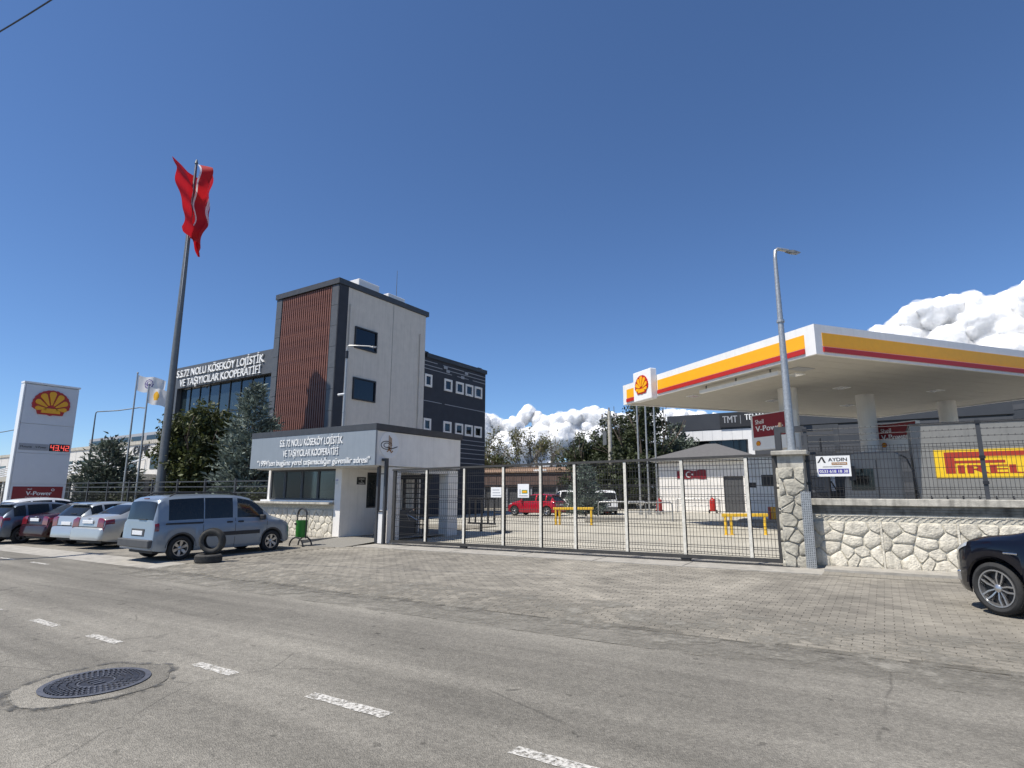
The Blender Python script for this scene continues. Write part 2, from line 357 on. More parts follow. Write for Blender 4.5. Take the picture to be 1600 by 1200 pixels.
def text(body, m, parent, O, U, V, h, width=None, depth=.02, bold=.02, align='l', name='lettering', split=False):
    """letters of cap height h along U with up vector V, origin O = left baseline; fitted to width.
    split makes every letter a part of its own"""
    cu = bpy.data.curves.new('t', 'FONT'); cu.body = body; cu.size = 1; cu.resolution_u = 3; cu.extrude = 0
    o = bpy.data.objects.new('t', cu); C.objects.link(o)
    dg = bpy.context.evaluated_depsgraph_get(); me = bpy.data.meshes.new_from_object(o.evaluated_get(dg))
    bpy.data.objects.remove(o); bpy.data.curves.remove(cu)
    bm = bmesh.new(); bm.from_mesh(me); bpy.data.meshes.remove(me); bmesh.ops.remove_doubles(bm, verts=bm.verts, dist=1e-4)
    xs = [v.co.x for v in bm.verts]; x0, x1 = min(xs), max(xs); k = h/.72; sx = width/(x1-x0) if width else k
    O, U, V = Vector(O), Vector(U).normalized(), Vector(V).normalized(); N = U.cross(V)
    if align == 'c': O = O - U*((x1-x0)*sx/2)
    elif align == 'r': O = O - U*((x1-x0)*sx)
    # islands, joined into letters where their x ranges overlap
    seen = set(); isl = []
    for f in bm.faces:
        if f in seen: continue
        st_, q = [f], []
        seen.add(f)
        while st_:
            g = st_.pop(); q.append(g)
            for e in g.edges:
                for f2 in e.link_faces:
                    if f2 not in seen: seen.add(f2); st_.append(f2)
        xx = [v.co.x for g in q for v in g.verts]; isl.append([min(xx), max(xx), q])
    isl.sort(key=lambda a: a[0]); groups = []
    for a, c, q in isl:
        if split and groups and a < groups[-1][1]-.25*min(c-a, groups[-1][1]-groups[-1][0]): groups[-1][1] = max(c, groups[-1][1]); groups[-1][2] += q
        elif not split and groups: groups[0][2] += q
        else: groups.append([a, c, list(q)])
    inv = rootmat(parent).inverted() if parent is not None else Matrix()
    first = None
    for a, c, q in groups:
        mb = MB()
        for sh, dd in (((0, 0),) if bold < .005 else ((-.8*bold, 0), (.8*bold, .0012))):
            b2 = bmesh.new(); vm = {}
            def vv(v):
                if v not in vm: vm[v] = b2.verts.new(O+U*((v.co.x+sh-x0)*sx)+V*(v.co.y*k)+N*(depth+dd))
                return vm[v]
            for f in q:
                try: b2.faces.new([vv(v) for v in f.verts])
                except ValueError: pass
            for f in b2.faces:
                f.normal_update()
                if f.normal.dot(N) < 0: f.normal_flip()
            if depth > .004:
                be = [e for e in b2.edges if e.is_boundary]; r = bmesh.ops.extrude_edge_only(b2, edges=be)
                for v in [g for g in r['geom'] if isinstance(g, bmesh.types.BMVert)]: v.co -= N*depth
            b2.verts.index_update(); mb.add([inv @ v.co for v in b2.verts], [tuple(v.index for v in f.verts) for f in b2.faces]); b2.free()
        ob = mb.build('letter' if split else name, m, parent)
        if not split: ob['kind'] = 'stuff'
        first = first or ob
    bm.free(); return first

def pecten(parent, O, U, V, r, d=.03):
    """scallop emblem of half width r, centre O"""
    out = []
    for i in range(49):
        a = radians(-14 + 208*i/48); k = 1 + .018*cos((a-pi/2)*14*180/208*2)
        out.append((cos(a)*k, sin(a)*.93*k - .02))
    out += [(-.74, -.40), (-.66, -.66), (-.17, -.66), (0, -.72), (.17, -.66), (.66, -.66), (.74, -.40)]
    U, V = Vector(U)*r, Vector(V)*r; N = U.cross(V).normalized()
    b = MB().prism(out, O, U, V, d).build('emblem', 'red', parent, world=True)
    Y = MB(); O2 = Vector(O)+N*d
    for i in range(7):
        a = radians(90 + (i-3)*29.5); da = radians(11.2); R = .84 - .02*abs(i-3)
        c0 = (cos(a)*.16, -.42+sin(a)*.1 if abs(i-3) < 3 else -.40)
        P = []
        cx, cy = 0, -.30
        def q(ang, rad):
            x, y = cx+cos(ang)*rad*1.0, cy+sin(ang)*rad
            return (x, y)
        Rr = {0: 1.13, 1: 1.08, 2: .98, 3: .84}[abs(i-3)]
        P += [q(a-da*.75, .26), q(a-da, Rr-.12), q(a-da*.6, Rr-.03), q(a, Rr), q(a+da*.6, Rr-.03), q(a+da, Rr-.12), q(a+da*.75, .26)]
        Y.prism(P, O2, U, V, d*.6)
    Y.prism([(-.5, -.56), (.5, -.56), (.5, -.42), (.28, -.26), (-.28, -.26), (-.5, -.42)], O2, U, V, d*.6)
    Y.build('emblem_ribs', 'yellow', b, world=True)
    return b

def voronoi(x0, x1, y0, y1, pts, shrink):
    cells = []
    for i, p in enumerate(pts):
        poly = [(x0, y0), (x1, y0), (x1, y1), (x0, y1)]
        for j, q in enumerate(pts):
            if i == j: continue
            mx, my = (p[0]+q[0])/2, (p[1]+q[1])/2; dx, dy = q[0]-p[0], q[1]-p[1]; l = sqrt(dx*dx+dy*dy); dx /= l; dy /= l
            o = []
            for k in range(len(poly)):
                a, b = poly[k], poly[(k+1) % len(poly)]
                da = (a[0]-mx)*dx+(a[1]-my)*dy+shrink; db = (b[0]-mx)*dx+(b[1]-my)*dy+shrink
                if da <= 0: o.append(a)
                if (da < 0 < db) or (db < 0 < da):
                    t = da/(da-db); o.append((a[0]+(b[0]-a[0])*t, a[1]+(b[1]-a[1])*t))
            poly = o
            if len(poly) < 3: break
        # drop doubled corners
        o = []
        for a in poly:
            if not o or (abs(a[0]-o[-1][0])+abs(a[1]-o[-1][1])) > .012: o.append(a)
        if len(o) > 2: cells.append(o)
    return cells

def stone_shape(poly, d, rng):
    """an uneven stone standing out from the u,v plane by about d"""
    cx = sum(p[0] for p in poly)/len(poly); cy = sum(p[1] for p in poly)/len(poly)
    P = []
    for i, a in enumerate(poly):      # round the corners
        b = poly[(i+1) % len(poly)]; z = poly[i-1]
        P += [(a[0]*.72+z[0]*.28, a[1]*.72+z[1]*.28), (a[0]*.9+(z[0]+b[0])*.05, a[1]*.9+(z[1]+b[1])*.05), (a[0]*.72+b[0]*.28, a[1]*.72+b[1]*.28)]
    P = [(x+rng.uniform(-.006, .006), y+rng.uniform(-.006, .006)) for x, y in P]
    n = len(P); vs = []; fs = []
    for k, h in ((1, 0), (.985, .72), (.93, .98), (.5, 1.02)):
        for x, y in P: vs.append((cx+(x-cx)*k, cy+(y-cy)*k, d*h*(1 if h < .5 else rng.uniform(.84, 1.14))))
    for r in range(3): fs += [(r*n+i, r*n+(i+1) % n, (r+1)*n+(i+1) % n, (r+1)*n+i) for i in range(n)]
    vs.append((cx, cy, d*1.03)); fs += [(3*n+i, 3*n+(i+1) % n, 4*n) for i in range(n)]
    return vs, fs
def jitter_pts(x0, x1, y0, y1, nx, ny, rng, j=.36):
    dx, dy = (x1-x0)/nx, (y1-y0)/ny
    return [(x0+dx*(i+.5+(.25 if k % 2 else -.25)+rng.uniform(-j, j)), y0+dy*(k+.5+rng.uniform(-j, j))) for k in range(ny) for i in range(nx)]

# ------------------------------------------------------------------ ground, road, paving
def sheet(name, m, x0, x1, y0, y1, off, kind='structure', parent=None):
    off = off if callable(off) else (lambda s, t, o=off: o)
    b = MB().add([(x, y, gz(x, y)+off(x, y)) for x, y in ((x0,y0),(x1,y0),(x1,y1),(x0,y1))], [(0,1,2,3)])
    o = b.build(name, m, parent)
    if kind and parent is None: o['kind'] = kind
    return o
def poff(t): return .006 + .044*min(1, max(0, (t-7.35)/.9))
sheet('ground', 'earth', -900, 900, -600, 1200, -.06)
road = sheet('road', 'asphalt', -300, 200, -9.5, 7.5, 0)
sheet('far_pavement', 'paver_far', -300, 200, -16, -9.5, .05)
sheet('yard', 'yard_concrete', -26.5, 60, 15.0, 75, PV)
sheet('parking_strip', 'paver_far', -75, -14.9, 8.25, 15.1, PV-.002)
b = MB(); b.add([(s, t, gz(s, t, o)) for s, t, o in ((-75, 7.42, .004), (-14.9, 7.42, .004), (-14.9, 8.25, PV-.002), (-75, 8.25, PV-.002))], [(0,1,2,3)])
tag(b.build('parking_apron', 'concrete'), kind='structure')
sheet('garden', 'earth', -90, -16, 15.1, 24, PV+.03)

rng = random.Random(3)
# worn centre line, each dash on the road
for s0, s1 in ((-12.55, -11.8), (-10.5, -9.68), (-8.7, -7.94), (-6.26, -5.58), (-4.44, -3.51), (-2.33, -1.45)):
    P = []
    for i in range(9): k = i/8; P.append((s0+(s1-s0)*k, 3.61+rng.uniform(-.012, .012)))
    for i in range(9): k = 1-i/8; P.append((s0+(s1-s0)*k+rng.uniform(-.02, .02), 3.73+rng.uniform(-.012, .012)))
    MB().add([(x, y, gz(x, y)+.005) for x, y in P], [tuple(range(18))]).build('centre_line_dash', 'road_paint', road)
for s0 in (-19.5, -21.8, -24.4, -27.2):
    MB().add([(x, y, gz(x, y)+.005) for x, y in ((s0,6.55),(s0+1.1,6.55),(s0+1.1,6.66),(s0,6.66))], [(0,1,2,3)]).build('edge_line_dash', 'road_paint', road)
# dark worn band where the asphalt meets the pavers
b = MB(); n = 90
for i in range(n+1):
    s = -16 + 22*i/n; w = noise.noise((s*.9, 1, 0))*.09; w2 = noise.noise((s*1.4, 9, 0))*.07
    lo, hi = 7.18+w2*1.6, 7.5+w
    b.v += [(s, lo, gz(s, lo)+.005), (s, hi, gz(s, hi)+.012)]
    if i: b.f.append((2*i-2, 2*i, 2*i+1, 2*i-1))
b.build('gutter_dirt', 'dirt_worn', road)
# manhole in its mortar patch
MS, MT = -6.48, 2.84
mh = thing('manhole_cover', 'round cast iron manhole cover with radial ribs set in the road', 'manhole cover', (MS, MT, gz(MS, MT)))
def disc(r0, r1, z, n=64, wob=0, seed=0):
    b = MB()
    for i in range(n):
        a = 2*pi*i/n; k = 1+wob*noise.noise((cos(a)*1.7+seed, sin(a)*1.7, 3))
        for r in (r0, r1):
            rr = r*(k if r > .47 else 1); x, y = rr*cos(a), rr*sin(a); b.v.append((x, y, z+gz(x, y)))
    b.f = [(2*i, 2*i+1, (2*((i+1) % n))+1, 2*((i+1) % n)) for i in range(n)]
    return b
disc(.43, .62, .005, wob=.12).build('mortar_collar', 'asphalt', mh)
disc(.60, .68, .009, wob=.16, seed=.02).build('tar_seam', 'tar_worn', mh)
disc(.0, .40, .004).build('lid', 'iron', mh)
disc(.395, .445, .014).build('rim_ring', 'iron_top', mh)
for ri, (r0, r1, cnt) in enumerate(((.165, .215, 28), (.23, .28, 36), (.295, .34, 44), (.35, .385, 52))):
    b = MB()
    for i in range(cnt):
        a = 2*pi*(i+(ri % 2)*.5)/cnt; u = Vector((cos(a), sin(a), 0)); v = Vector((-sin(a), cos(a), 0))
        b.cbox(u*((r0+r1)/2)+Vector((0, 0, .010)), u, v, Vector((0, 0, 1)), (r1-r0)/2, .009, .007)
    b.build('rib_ring', 'iron_top', mh, kind='stuff')
disc(.138, .152, .013).build('inner_ring', 'iron_top', mh)
b = MB()
for i in range(3): b.cbox((-.06+.06*i, 0, .009), (1, 0, 0), (0, 1, 0), (0, 0, 1), .012, .05, .005)
b.build('cast_mark', 'iron_top', mh)

# interlocking pavers: bed, nearest ones as single pieces, the others joined
paving = tag(MB().add([(s, t, gz(s, t)+o) for s, t, o in ((-14.9, 7.4, .0045), (9, 7.4, .0045), (9, 8.3, PV-.014), (-14.9, 8.3, PV-.014), (9, 13.4, PV-.014), (-14.9, 13.4, PV-.014))],
        [(0,1,2,3), (3,2,4,5)]).build('paving', 'paver_bed'), kind='structure')
PW, PH = .21, .105
def paver_poly(cx, cy):
    # zig-zag edged paver lying along x
    a, h, z = PW/2-.003, PH/2-.003, .009
    return [(cx-a, cy-h), (cx-a*.5, cy-h+z), (cx, cy-h), (cx+a*.5, cy-h+z), (cx+a, cy-h), (cx+a-z, cy), (cx+a, cy+h), (cx+a*.5, cy+h+z), (cx, cy+h), (cx-a*.5, cy+h+z), (cx-a, cy+h), (cx-a-z, cy)]
allp = []
ny = int((13.4-7.42)/PH)
for r in range(ny):
    cy = 7.42+PH*(r+.5)
    for k in range(int((4.2+14.85)/PW)):
        cx = -14.85+PW*(k+.5+(.5 if r % 2 else 0))
        wob = 7.42+.08*noise.noise((cx*.9, 1, 0))
        if cy-PH/2 < wob: continue
        if cx > -1.5-.95*(cy-13.4)*-.0+ 6: continue
        allp.append((cx, cy))
def in_view(p):
    x, y = p[0]*cos(A)+p[1]*sin(A), -p[0]*sin(A)+p[1]*cos(A); return y > 0 and abs(x/y) < .93
vis = sorted([p for p in allp if in_view(p)], key=lambda p: p[0]**2+p[1]**2)
near = set(vis[:300])
def paver_geo(bld, cx, cy, lift):
    P = paver_poly(cx, cy); z = lambda x, y: gz(x, y)+poff(y)+lift; n = 12
    vs = [(x, y, z(x, y)-.018) for x, y in P] + [(x, y, z(x, y)-.004) for x, y in P] + [(cx+(x-cx)*.972, cy+(y-cy)*.945, z(x, y)) for x, y in P]
    fs = [(r*n+i, r*n+(i+1) % n, (r+1)*n+(i+1) % n, (r+1)*n+i) for r in range(2) for i in range(n)] + [tuple(range(2*n, 3*n))]
    bld.add(vs, fs)
b = MB()
for p in allp:
    if p in near: continue
    paver_geo(b, *p, rng.uniform(-.0015, .0025))
b.build('paver_field', 'paver', paving, kind='stuff')
protos = []
for i in range(6):
    q = MB(); P = [(x, y) for x, y in paver_poly(0, 0)]; n = 12; tl = rng.uniform(-.002, .002)
    vs = [(x, y, -.018) for x, y in P] + [(x, y, -.004) for x, y in P] + [(x*.972, y*.945, tl*x*4) for x, y in P]
    q.add([(x, y, z+gz(x, y)) for x, y, z in vs], [(r*n+i2, r*n+(i2+1) % n, (r+1)*n+(i2+1) % n, (r+1)*n+i2) for r in range(2) for i2 in range(n)] + [tuple(range(2*n, 3*n))])
    me = q.mesh('paver'); me.materials.append(MATS['paver']); protos.append(me)
for i, (cx, cy) in enumerate(sorted(near)):
    o = bpy.data.objects.new('paver', protos[i % 6]); link(o, paving); o.location = (cx, cy, gz(cx, cy)+poff(cy)+rng.uniform(-.001, .0025))
# road dust blown over the seam between asphalt and pavers
worn('edge_dust', (.235, .22, .185), .44, .66, 2.2)
b = MB(); ts = [6.6, 7.0, 7.3, 7.42, 7.6, 7.9, 8.25, 8.7]
for i in range(41):
    sx_ = -15+22*i/40
    for t_ in ts: b.v.append((sx_, t_, gz(sx_, t_)+(.008 if t_ < 7.4 else poff(t_)+.007)))
b.f = [(i*8+k, (i+1)*8+k, (i+1)*8+k+1, i*8+k+1) for i in range(40) for k in range(7)]
b.build('edge_dust', 'edge_dust', paving, kind='stuff')
# concrete apron under the gate with its rail
apron = tag(MB().tbox(-14.9, -1.2, 13.4, 15.0, lambda s, t: gz(s, t)-.02, lambda s, t: gz(s, t)+PV+.004, 0).build('gate_apron', 'concrete'), kind='structure')
MB().tbox(-14.4, -1.7, 14.28, 14.33, lambda s, t: gz(s, t)+PV, lambda s, t: gz(s, t)+PV+.02, 0).build('rail', 'gate_dark', apron)
for s in (-12.9, -10.7, -8.4, -6.2, -4.0):
    MB().tbox(s, s+.02, 13.42, 14.26, lambda a, c: gz(a, c)+PV, lambda a, c: gz(a, c)+PV+.008, 0).build('joint', 'tar', apron)
tag(MB().tbox(-1.2, 9, 13.9, 14.6, lambda s, t: gz(s, t)-.02, lambda s, t: gz(s, t)+PV+.05, 0).build('wall_kerb', 'concrete'), kind='structure')
tag(MB().tbox(-1.2, 9, 13.4, 13.9, lambda s, t: gz(s, t)-.02, lambda s, t: gz(s, t)+PV+.002, 0).build('kerb_strip', 'paver_far'), kind='structure')

# ------------------------------------------------------------------ front wall and pillar on the right
def wall_stones(root, x0, x1, y, z0, z1, panel, nx, ny, seed, m='stone', d=.030, zf=None):
    r = random.Random(seed); w = panel; pts = jitter_pts(0, w, z0, z1, nx, ny, r)
    cells = voronoi(.012, w-.012, z0, z1, pts, .011); meshes = []
    for c in cells:
        vs, fs = stone_shape(c, d, r); q = MB().add([(u, -h, v) for u, v, h in vs], fs)
        me = q.mesh('stone'); me.materials.append(MATS[m]); me.shade_smooth(); me.set_sharp_from_angle(angle=radians(50)); meshes.append((me, max(p[0] for p in c)))
    inv = rootmat(root).inverted(); s = x0; k = 0
    while s < x1-.05:
        for me, mx in meshes:
            if s+mx > x1+.02: continue
            o = bpy.data.objects.new('stone', me); link(o, root); o.location = inv @ Vector((s, y, (zf(s) if zf else 0)))
        s += w; k += 1
wl = thing('stone_faced_wall', 'cream precast stone relief wall under the mesh fence behind the dark car', 'wall', (-1.4, 14.6, gz(-1.4, 14.6)))
WZ = gz(-1, 14.6)+PV
part('backing', 'stone_joint', wl, -1.5, 9, 14.6, 14.78, WZ-.1, 1.30)
wall_stones(wl, -1.42, 4.6, 14.6, WZ+.04, 1.12, 1.29, 4, 4, 5)
b = MB(); s = -1.4; i = 0
while s < 4.6:            # zig-zag frieze
    b.prism([(s, 1.15), (s+.035, 1.15), (s+.085, 1.20), (s+.12, 1.20), (s+.12, 1.225), (s+.075, 1.225), (s+.02, 1.175), (s, 1.175)], (0, 14.6, 0), (1, 0, 0), (0, 0, 1), .011); s += .125
b.build('frieze', 'stone', wl, world=True)
part('top_band', 'stone', wl, -1.45, 9, 14.58, 14.6, 1.235, 1.275)
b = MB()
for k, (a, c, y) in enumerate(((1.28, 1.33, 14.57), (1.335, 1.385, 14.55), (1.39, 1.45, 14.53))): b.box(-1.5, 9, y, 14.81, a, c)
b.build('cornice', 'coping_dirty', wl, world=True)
b = MB().box(-1.52, 9, 14.47, 14.85, 1.455, 1.60); b.build('coping', 'coping', wl, world=True, bevel=.012)
for s in (-.13, 1.16, 2.45): part('panel_rib', 'stone', wl, s-.02, s+.02, 14.56, 14.6, WZ, 1.14)

PZ = gz(-1.8, 14.5)+PV
pl = thing('gate_pillar', 'stone faced gate pillar with a concrete cap under the street lamp', 'pillar', (-1.8, 14.6, PZ-.05))
part('core', 'coping', pl, -1.99, -1.46, 14.38, 14.9, PZ-.1, 2.56)
r = random.Random(11)
for face in range(2):
    cells = voronoi(0, .53 if face == 0 else .52, PZ-.02, 2.28, jitter_pts(0, .53, PZ-.02, 2.28, 2, 8, r, .4), .012)
    for c in cells:
        vs, fs = stone_shape(c, .05, r)
        q = MB().add([(-1.99+u, 14.38-h, v) if face == 0 else (-1.99-h, 14.9-u, v) for u, v, h in vs], fs)
        q.build('stone', 'stone_grey', pl, world=True, smooth=50, fix=True)
MB().box(-2.1, -1.36, 14.28, 14.99, 2.56, 2.66).build('cap', 'coping', pl, world=True, bevel=.015)

# mesh fence on the wall
def mesh_panel(b, x0, x1, y, z0, z1, dx=.06, dz=.2, r=.0028, folds=()):
    n = int(round((x1-x0)/dx)); sides = 4
    for i in range(n+1):
        x = x0+(x1-x0)*i/n; pts = [(x, y, z0)]
        for f in folds: pts += [(x, y, f-.05), (x, y-.035, f), (x, y, f+.05)]
        pts.append((x, y, z1))
        for p, q in zip(pts, pts[1:]): b.cyl(p, q, r, n=3, cap=False)
    k = int((z1-z0)/dz); zz = [z0+dz*i for i in range(k+1)] + [z1-.01]
    for f in folds: zz += [f-.05, f+.05]
    for z in zz: b.cyl((x0, y-.004, z), (x1, y-.004, z), r*1.15, n=3, cap=False)
fr = thing('wall_top_fence', 'dark steel mesh fence with barbed wire strands on top of the cream wall', 'fence', (-1.4, 14.7, 1.6))
for x0, x1 in ((-1.42, 1.68), (1.74, 4.9)):
    b = MB(); mesh_panel(b, x0, x1, 14.7, 1.64, 2.74, .068, .2, .0048, (1.75, 2.62)); b.build('wire_mesh', 'fence_wire', fr, world=True, kind='stuff')
for x in (-1.40, 1.71, 4.9):
    p = part('post', 'anthracite', fr, x-.035, x+.035, 14.67, 14.73, 1.60, 3.2)
    for z in (1.9, 2.4, 3.1): part('clamp', 'black_steel', p, x-.05, x+.05, 14.65, 14.67, z, z+.06)
for k, z in enumerate((2.86, 3.0, 3.14)):
    b = MB(); n = 30
    b.tube([(-1.4+6.3*i/n, 14.7, z-.012*sin(pi*((i/15) % 1))) for i in range(n+1)], .006, 5)
    for i in range(60):
        x = -1.35+6.2*i/60; b.cyl((x-.012, 14.67, z+.015), (x+.012, 14.73, z-.015), .003, n=3); b.cyl((x-.012, 14.7, z-.02), (x+.012, 14.7, z+.02), .003, n=3)
    b.build('barbed_wire', 'fence_wire', fr, world=True)

# banner on the fence
bn = thing('hanging_banner', 'white printed banner with dark lettering tied to the fence beside the pillar', 'banner', (-1.0, 14.6, 2.0))
MB().box(-1.22, -.56, 14.63, 14.65, 2.08, 2.53).build('sheet', 'banner', bn, world=True)
yb = 14.63
text('AYDIN', 'ink', bn, (-.98, yb, 2.41), (1, 0, 0), (0, 0, 1), .08, .36, .003, .03)
MB().prism([(0, 0), (.035, 0), (.09, .10), (.13, 0), (.17, 0), (.115, .13), (.08, .13)], (-1.2, yb, 2.38), (1, 0, 0), (0, 0, 1), .003).build('emblem', 'ink', bn, world=True)
part('print_strip', 'brown_print', bn, -.92, -.62, yb-.003, yb-.0005, 2.33, 2.385)
text('OTO KURTARMA', 'banner', bn, (-.90, yb-.003, 2.345), (1, 0, 0), (0, 0, 1), .028, .26, .002, .02)
part('rule', 'ink', bn, -1.1, -.72, yb-.003, yb-.0005, 2.285, 2.295)
part('phone_panel', 'blue_print', bn, -1.19, -.6, yb-.003, yb-.0005, 2.14, 2.245)
text('0533 618 18 38', 'banner', bn, (-1.17, yb-.003, 2.16), (1, 0, 0), (0, 0, 1), .065, .55, .002, .03)

# perforated galvanised profile leaning on the pillar
pf = thing('perforated_steel_profile', 'grey perforated galvanised steel profile standing against the stone pillar', 'steel profile', (-1.5, 14.2, gz(-1.5, 14.2)+PV))
x0, y0, z0 = -1.56, 14.24, gz(-1.5, 14.2)+PV
NX, NZ, W, Hh = 5, 44, .2, 1.62
b = MB()
def tilt(u, v): return (x0+u-.0*v, y0+v*.03, z0+v)
for i in range(NX):
    for k in range(NZ):
        u0, u1 = W*i/NX, W*(i+1)/NX; v0, v1 = Hh*k/NZ, Hh*(k+1)/NZ; cu, cv = (u0+u1)/2, (v0+v1)/2
        a = (u1-u0)*.26; c2 = (v1-v0)*.22
        vs = [tilt(u0,v0), tilt(u1,v0), tilt(u1,v1), tilt(u0,v1), tilt(cu-a,cv-c2), tilt(cu+a,cv-c2), tilt(cu+a,cv+c2), tilt(cu-a,cv+c2)]
        b.add(vs, [(0,1,5,4),(1,2,6,5),(2,3,7,6),(3,0,4,7)])
b.add([tilt(W,0), tilt(W,Hh), (x0+W, y0+Hh*.03+.06, z0+Hh), (x0+W, y0+.06, z0)], [(0,3,2,1)])
b.build('face', 'galv', pf, world=True)
MB().add([tilt(.01,.02), tilt(W-.01,.02), tilt(W-.01,Hh-.02), tilt(.01,Hh-.02)], [(0,1,2,3)]).build('inner_face', 'plastic_grey', pf, world=True).location = (0, .03, 0)

# ------------------------------------------------------------------ sliding gate
GZ = lambda s: gz(s, 14.5)+PV
gt = thing('sliding_gate', 'long dark steel sliding gate with mesh panels and pale uprights', 'gate', (-8, 14.5, GZ(-8)))
GP = [-13.93, -12.5, -10.97, -9.52, -8.25, -7.17, -5.70, -4.21, -2.69, -2.06]
b = MB().tbox(-14.0, -2.0, 14.44, 14.56, lambda s, t: GZ(s)+.06, lambda s, t: GZ(s)+.14, 0); b.build('bottom_rail', 'gate_dark', gt, world=True)
TOP = lambda s: 2.47+.0115*(s+14)
b = MB().tbox(-14.0, -2.0, 14.44, 14.56, lambda s, t: TOP(s)-.06, lambda s, t: TOP(s), 0); b.build('top_rail', 'gate_dark', gt, world=True)
for i, s in enumerate(GP):
    edge = i in (0, len(GP)-1); w = .055 if edge else .038
    o = MB().box(s-w, s+w, 14.46, 14.54, GZ(s)+.14, TOP(s)-.06).build('upright', 'gate_dark' if edge else 'gate_dark', gt, world=True)
    if not edge: part('sunlit_face', 'gate_post', o, s-w+.002, s+w-.002, 14.452, 14.4595, GZ(s)+.145, TOP(s)-.065)  # pale strip colours in the sunlit front; dark upright stands for its shaded sides
for a, c in zip(GP, GP[1:]):
    b = MB(); z0, z1 = GZ((a+c)/2)+.17, TOP((a+c)/2)-.07
    mesh_panel(b, a+.045, c-.045, 14.515, z0, z1, .078, .2, .0062, (z0+.1, z0+.72, z0+1.3, z1-.1))
    b.build('wire_mesh', 'wire', gt, world=True, kind='stuff')
for s in (-10.97, -4.21):
    o = MB().cyl((s-.11, 14.5, GZ(s)+.035), (s+.11, 14.5, GZ(s)+.035), .05, n=14).build('roller', 'black_steel', gt, world=True)
    part('roller_bracket', 'black_steel', o, s-.13, s+.13, 14.47, 14.53, GZ(s)+.04, GZ(s)+.062)
# guide portals at both ends
gl = thing('gate_guide_post', 'tall dark steel guide frame at the booth end of the gate', 'gate post', (-14.3, 14.4, GZ(-14.3)))
for s in (-14.62, -14.28): part('upright', 'anthracite', gl, s, s+.08, 14.33, 14.45, GZ(s)-.03, 2.75)
part('lintel', 'anthracite', gl, -14.62, -14.2, 14.33, 14.45, 2.75, 2.84)
part('panel', 'white_panel', gl, -14.53, -14.29, 14.38, 14.40, GZ(-14.4)+.02, 1.05)
for z in (2.3, 1.05): part('stop', 'black_steel', gl, -14.53, -14.29, 14.34, 14.37, z, z+.03)
g2 = thing('gate_guide_post', 'dark steel guide frame rising behind the stone pillar', 'gate post', (-1.9, 15.0, 2.0))
part('upright', 'anthracite', g2, -2.12, -1.98, 15.2, 15.34, GZ(-2)-.03, 3.15)
part('arm', 'anthracite', g2, -2.12, -.75, 15.2, 15.34, 3.15, 3.29)
part('drop', 'anthracite', g2, -.86, -.75, 15.2, 15.34, 2.66, 3.15)
part('shelf', 'anthracite', g2, -1.98, -.86, 15.22, 15.32, 2.60, 2.66)
for s in (-1.45, -1.15): MB().cyl((s, 15.27, 2.66), (s, 15.27, 2.98), .022).build('roller_shaft', 'black_steel', g2, world=True)
MB().cyl((-1.98, 15.27, 3.29), (-1.98, 15.27, 3.40), .05, .035, 12).build('beacon', 'rust_roof', g2, world=True)
# signs on the gate mesh
for (s0, s1, z0, z1, lab) in ((-9.98, -9.60, 1.56, 1.86, 'blank looking white notice board on the gate mesh left of the pale upright'), (-9.03, -8.65, 1.56, 1.95, 'white notice board with green and black print on the gate mesh')):
    sg = thing('notice_board', lab, 'notice board', (s0, 14.53, z0)); part('board', 'white_gloss', sg, s0, s1, 14.497, 14.509, z0, z1)
    yy = 14.497
    if s0 < -9.5:
        for k in range(3): part('print_line', 'stripe_grey', sg, s0+.06, s1-.08+.03*k, yy-.003, yy-.0005, z1-.09-.08*k, z1-.07-.08*k)
    else:
        part('print_bar', 'ink', sg, s0+.07, s0+.09, yy-.003, yy-.0005, z0+.10, z0+.24); part('print_box', 'green', sg, s0+.14, s1-.05, yy-.003, yy-.0005, z0+.12, z0+.22)
        part('print_field', 'yellow', sg, s0+.16, s1-.07, yy-.006, yy-.0035, z0+.14, z0+.20); part('print_line', 'ink', sg, s0+.05, s1-.04, yy-.003, yy-.0005, z0+.045, z0+.06)

# ------------------------------------------------------------------ gatehouse
BZ = gz(-17, 15)+PV
bo = thing('gatehouse', 'flat roofed white gatehouse with a large grey lettered sign board beside the gate', 'gatehouse', (-18, 16, BZ))
# roof block: white faces, dark cap
part('roof_block', 'white_wall', bo, -21.25, -14.42, 14.05, 18.72, 2.60, 3.78)
part('roof_cap', 'anthracite', bo, -21.37, -14.36, 13.96, 18.78, 3.80, 4.02)
part('soffit', 'cream_wall', bo, -21.2, -14.55, 14.2, 18.6, 2.56, 2.597)
sb = part('sign_board', 'sign_grey', bo, -21.35, -14.38, 13.97, 14.045, 2.60, 3.795)
for s in (-19.2, -16.8): part('board_seam', 'anthracite', sb, s, s+.008, 13.966, 13.9695, 2.61, 3.79)
t1 = text('S.S. 72 NOLU KÖSEKÖY LOJİSTİK', 'letter_white', sb, (-17.75, 13.97, 3.40), (1, 0, 0), (0, 0, 1), .27, 3.5, .03, .014, 'c', split=True)
text('VE TAŞIYICILAR KOOPERATİFİ', 'letter_white', sb, (-17.73, 13.97, 3.01), (1, 0, 0), (0, 0, 1), .26, 3.1, .03, .014, 'c', split=True)
text('"1994\'ten bugüne yerel taşımacılığın güvenilir adresi"', 'letter_white', sb, (-17.72, 13.97, 2.69), (1, 0, 0), (0, 0, 1), .215, 6.25, .03, .014, 'c')
rd = MB().prism([(.46*cos(2*pi*k/40), .46*sin(2*pi*k/40)) for k in range(40)], (-14.419, 14.66, 3.32), (0, 1, 0), (0, 0, 1), .02).build('roundel', 'white_gloss', bo, world=True)
XR = -14.397
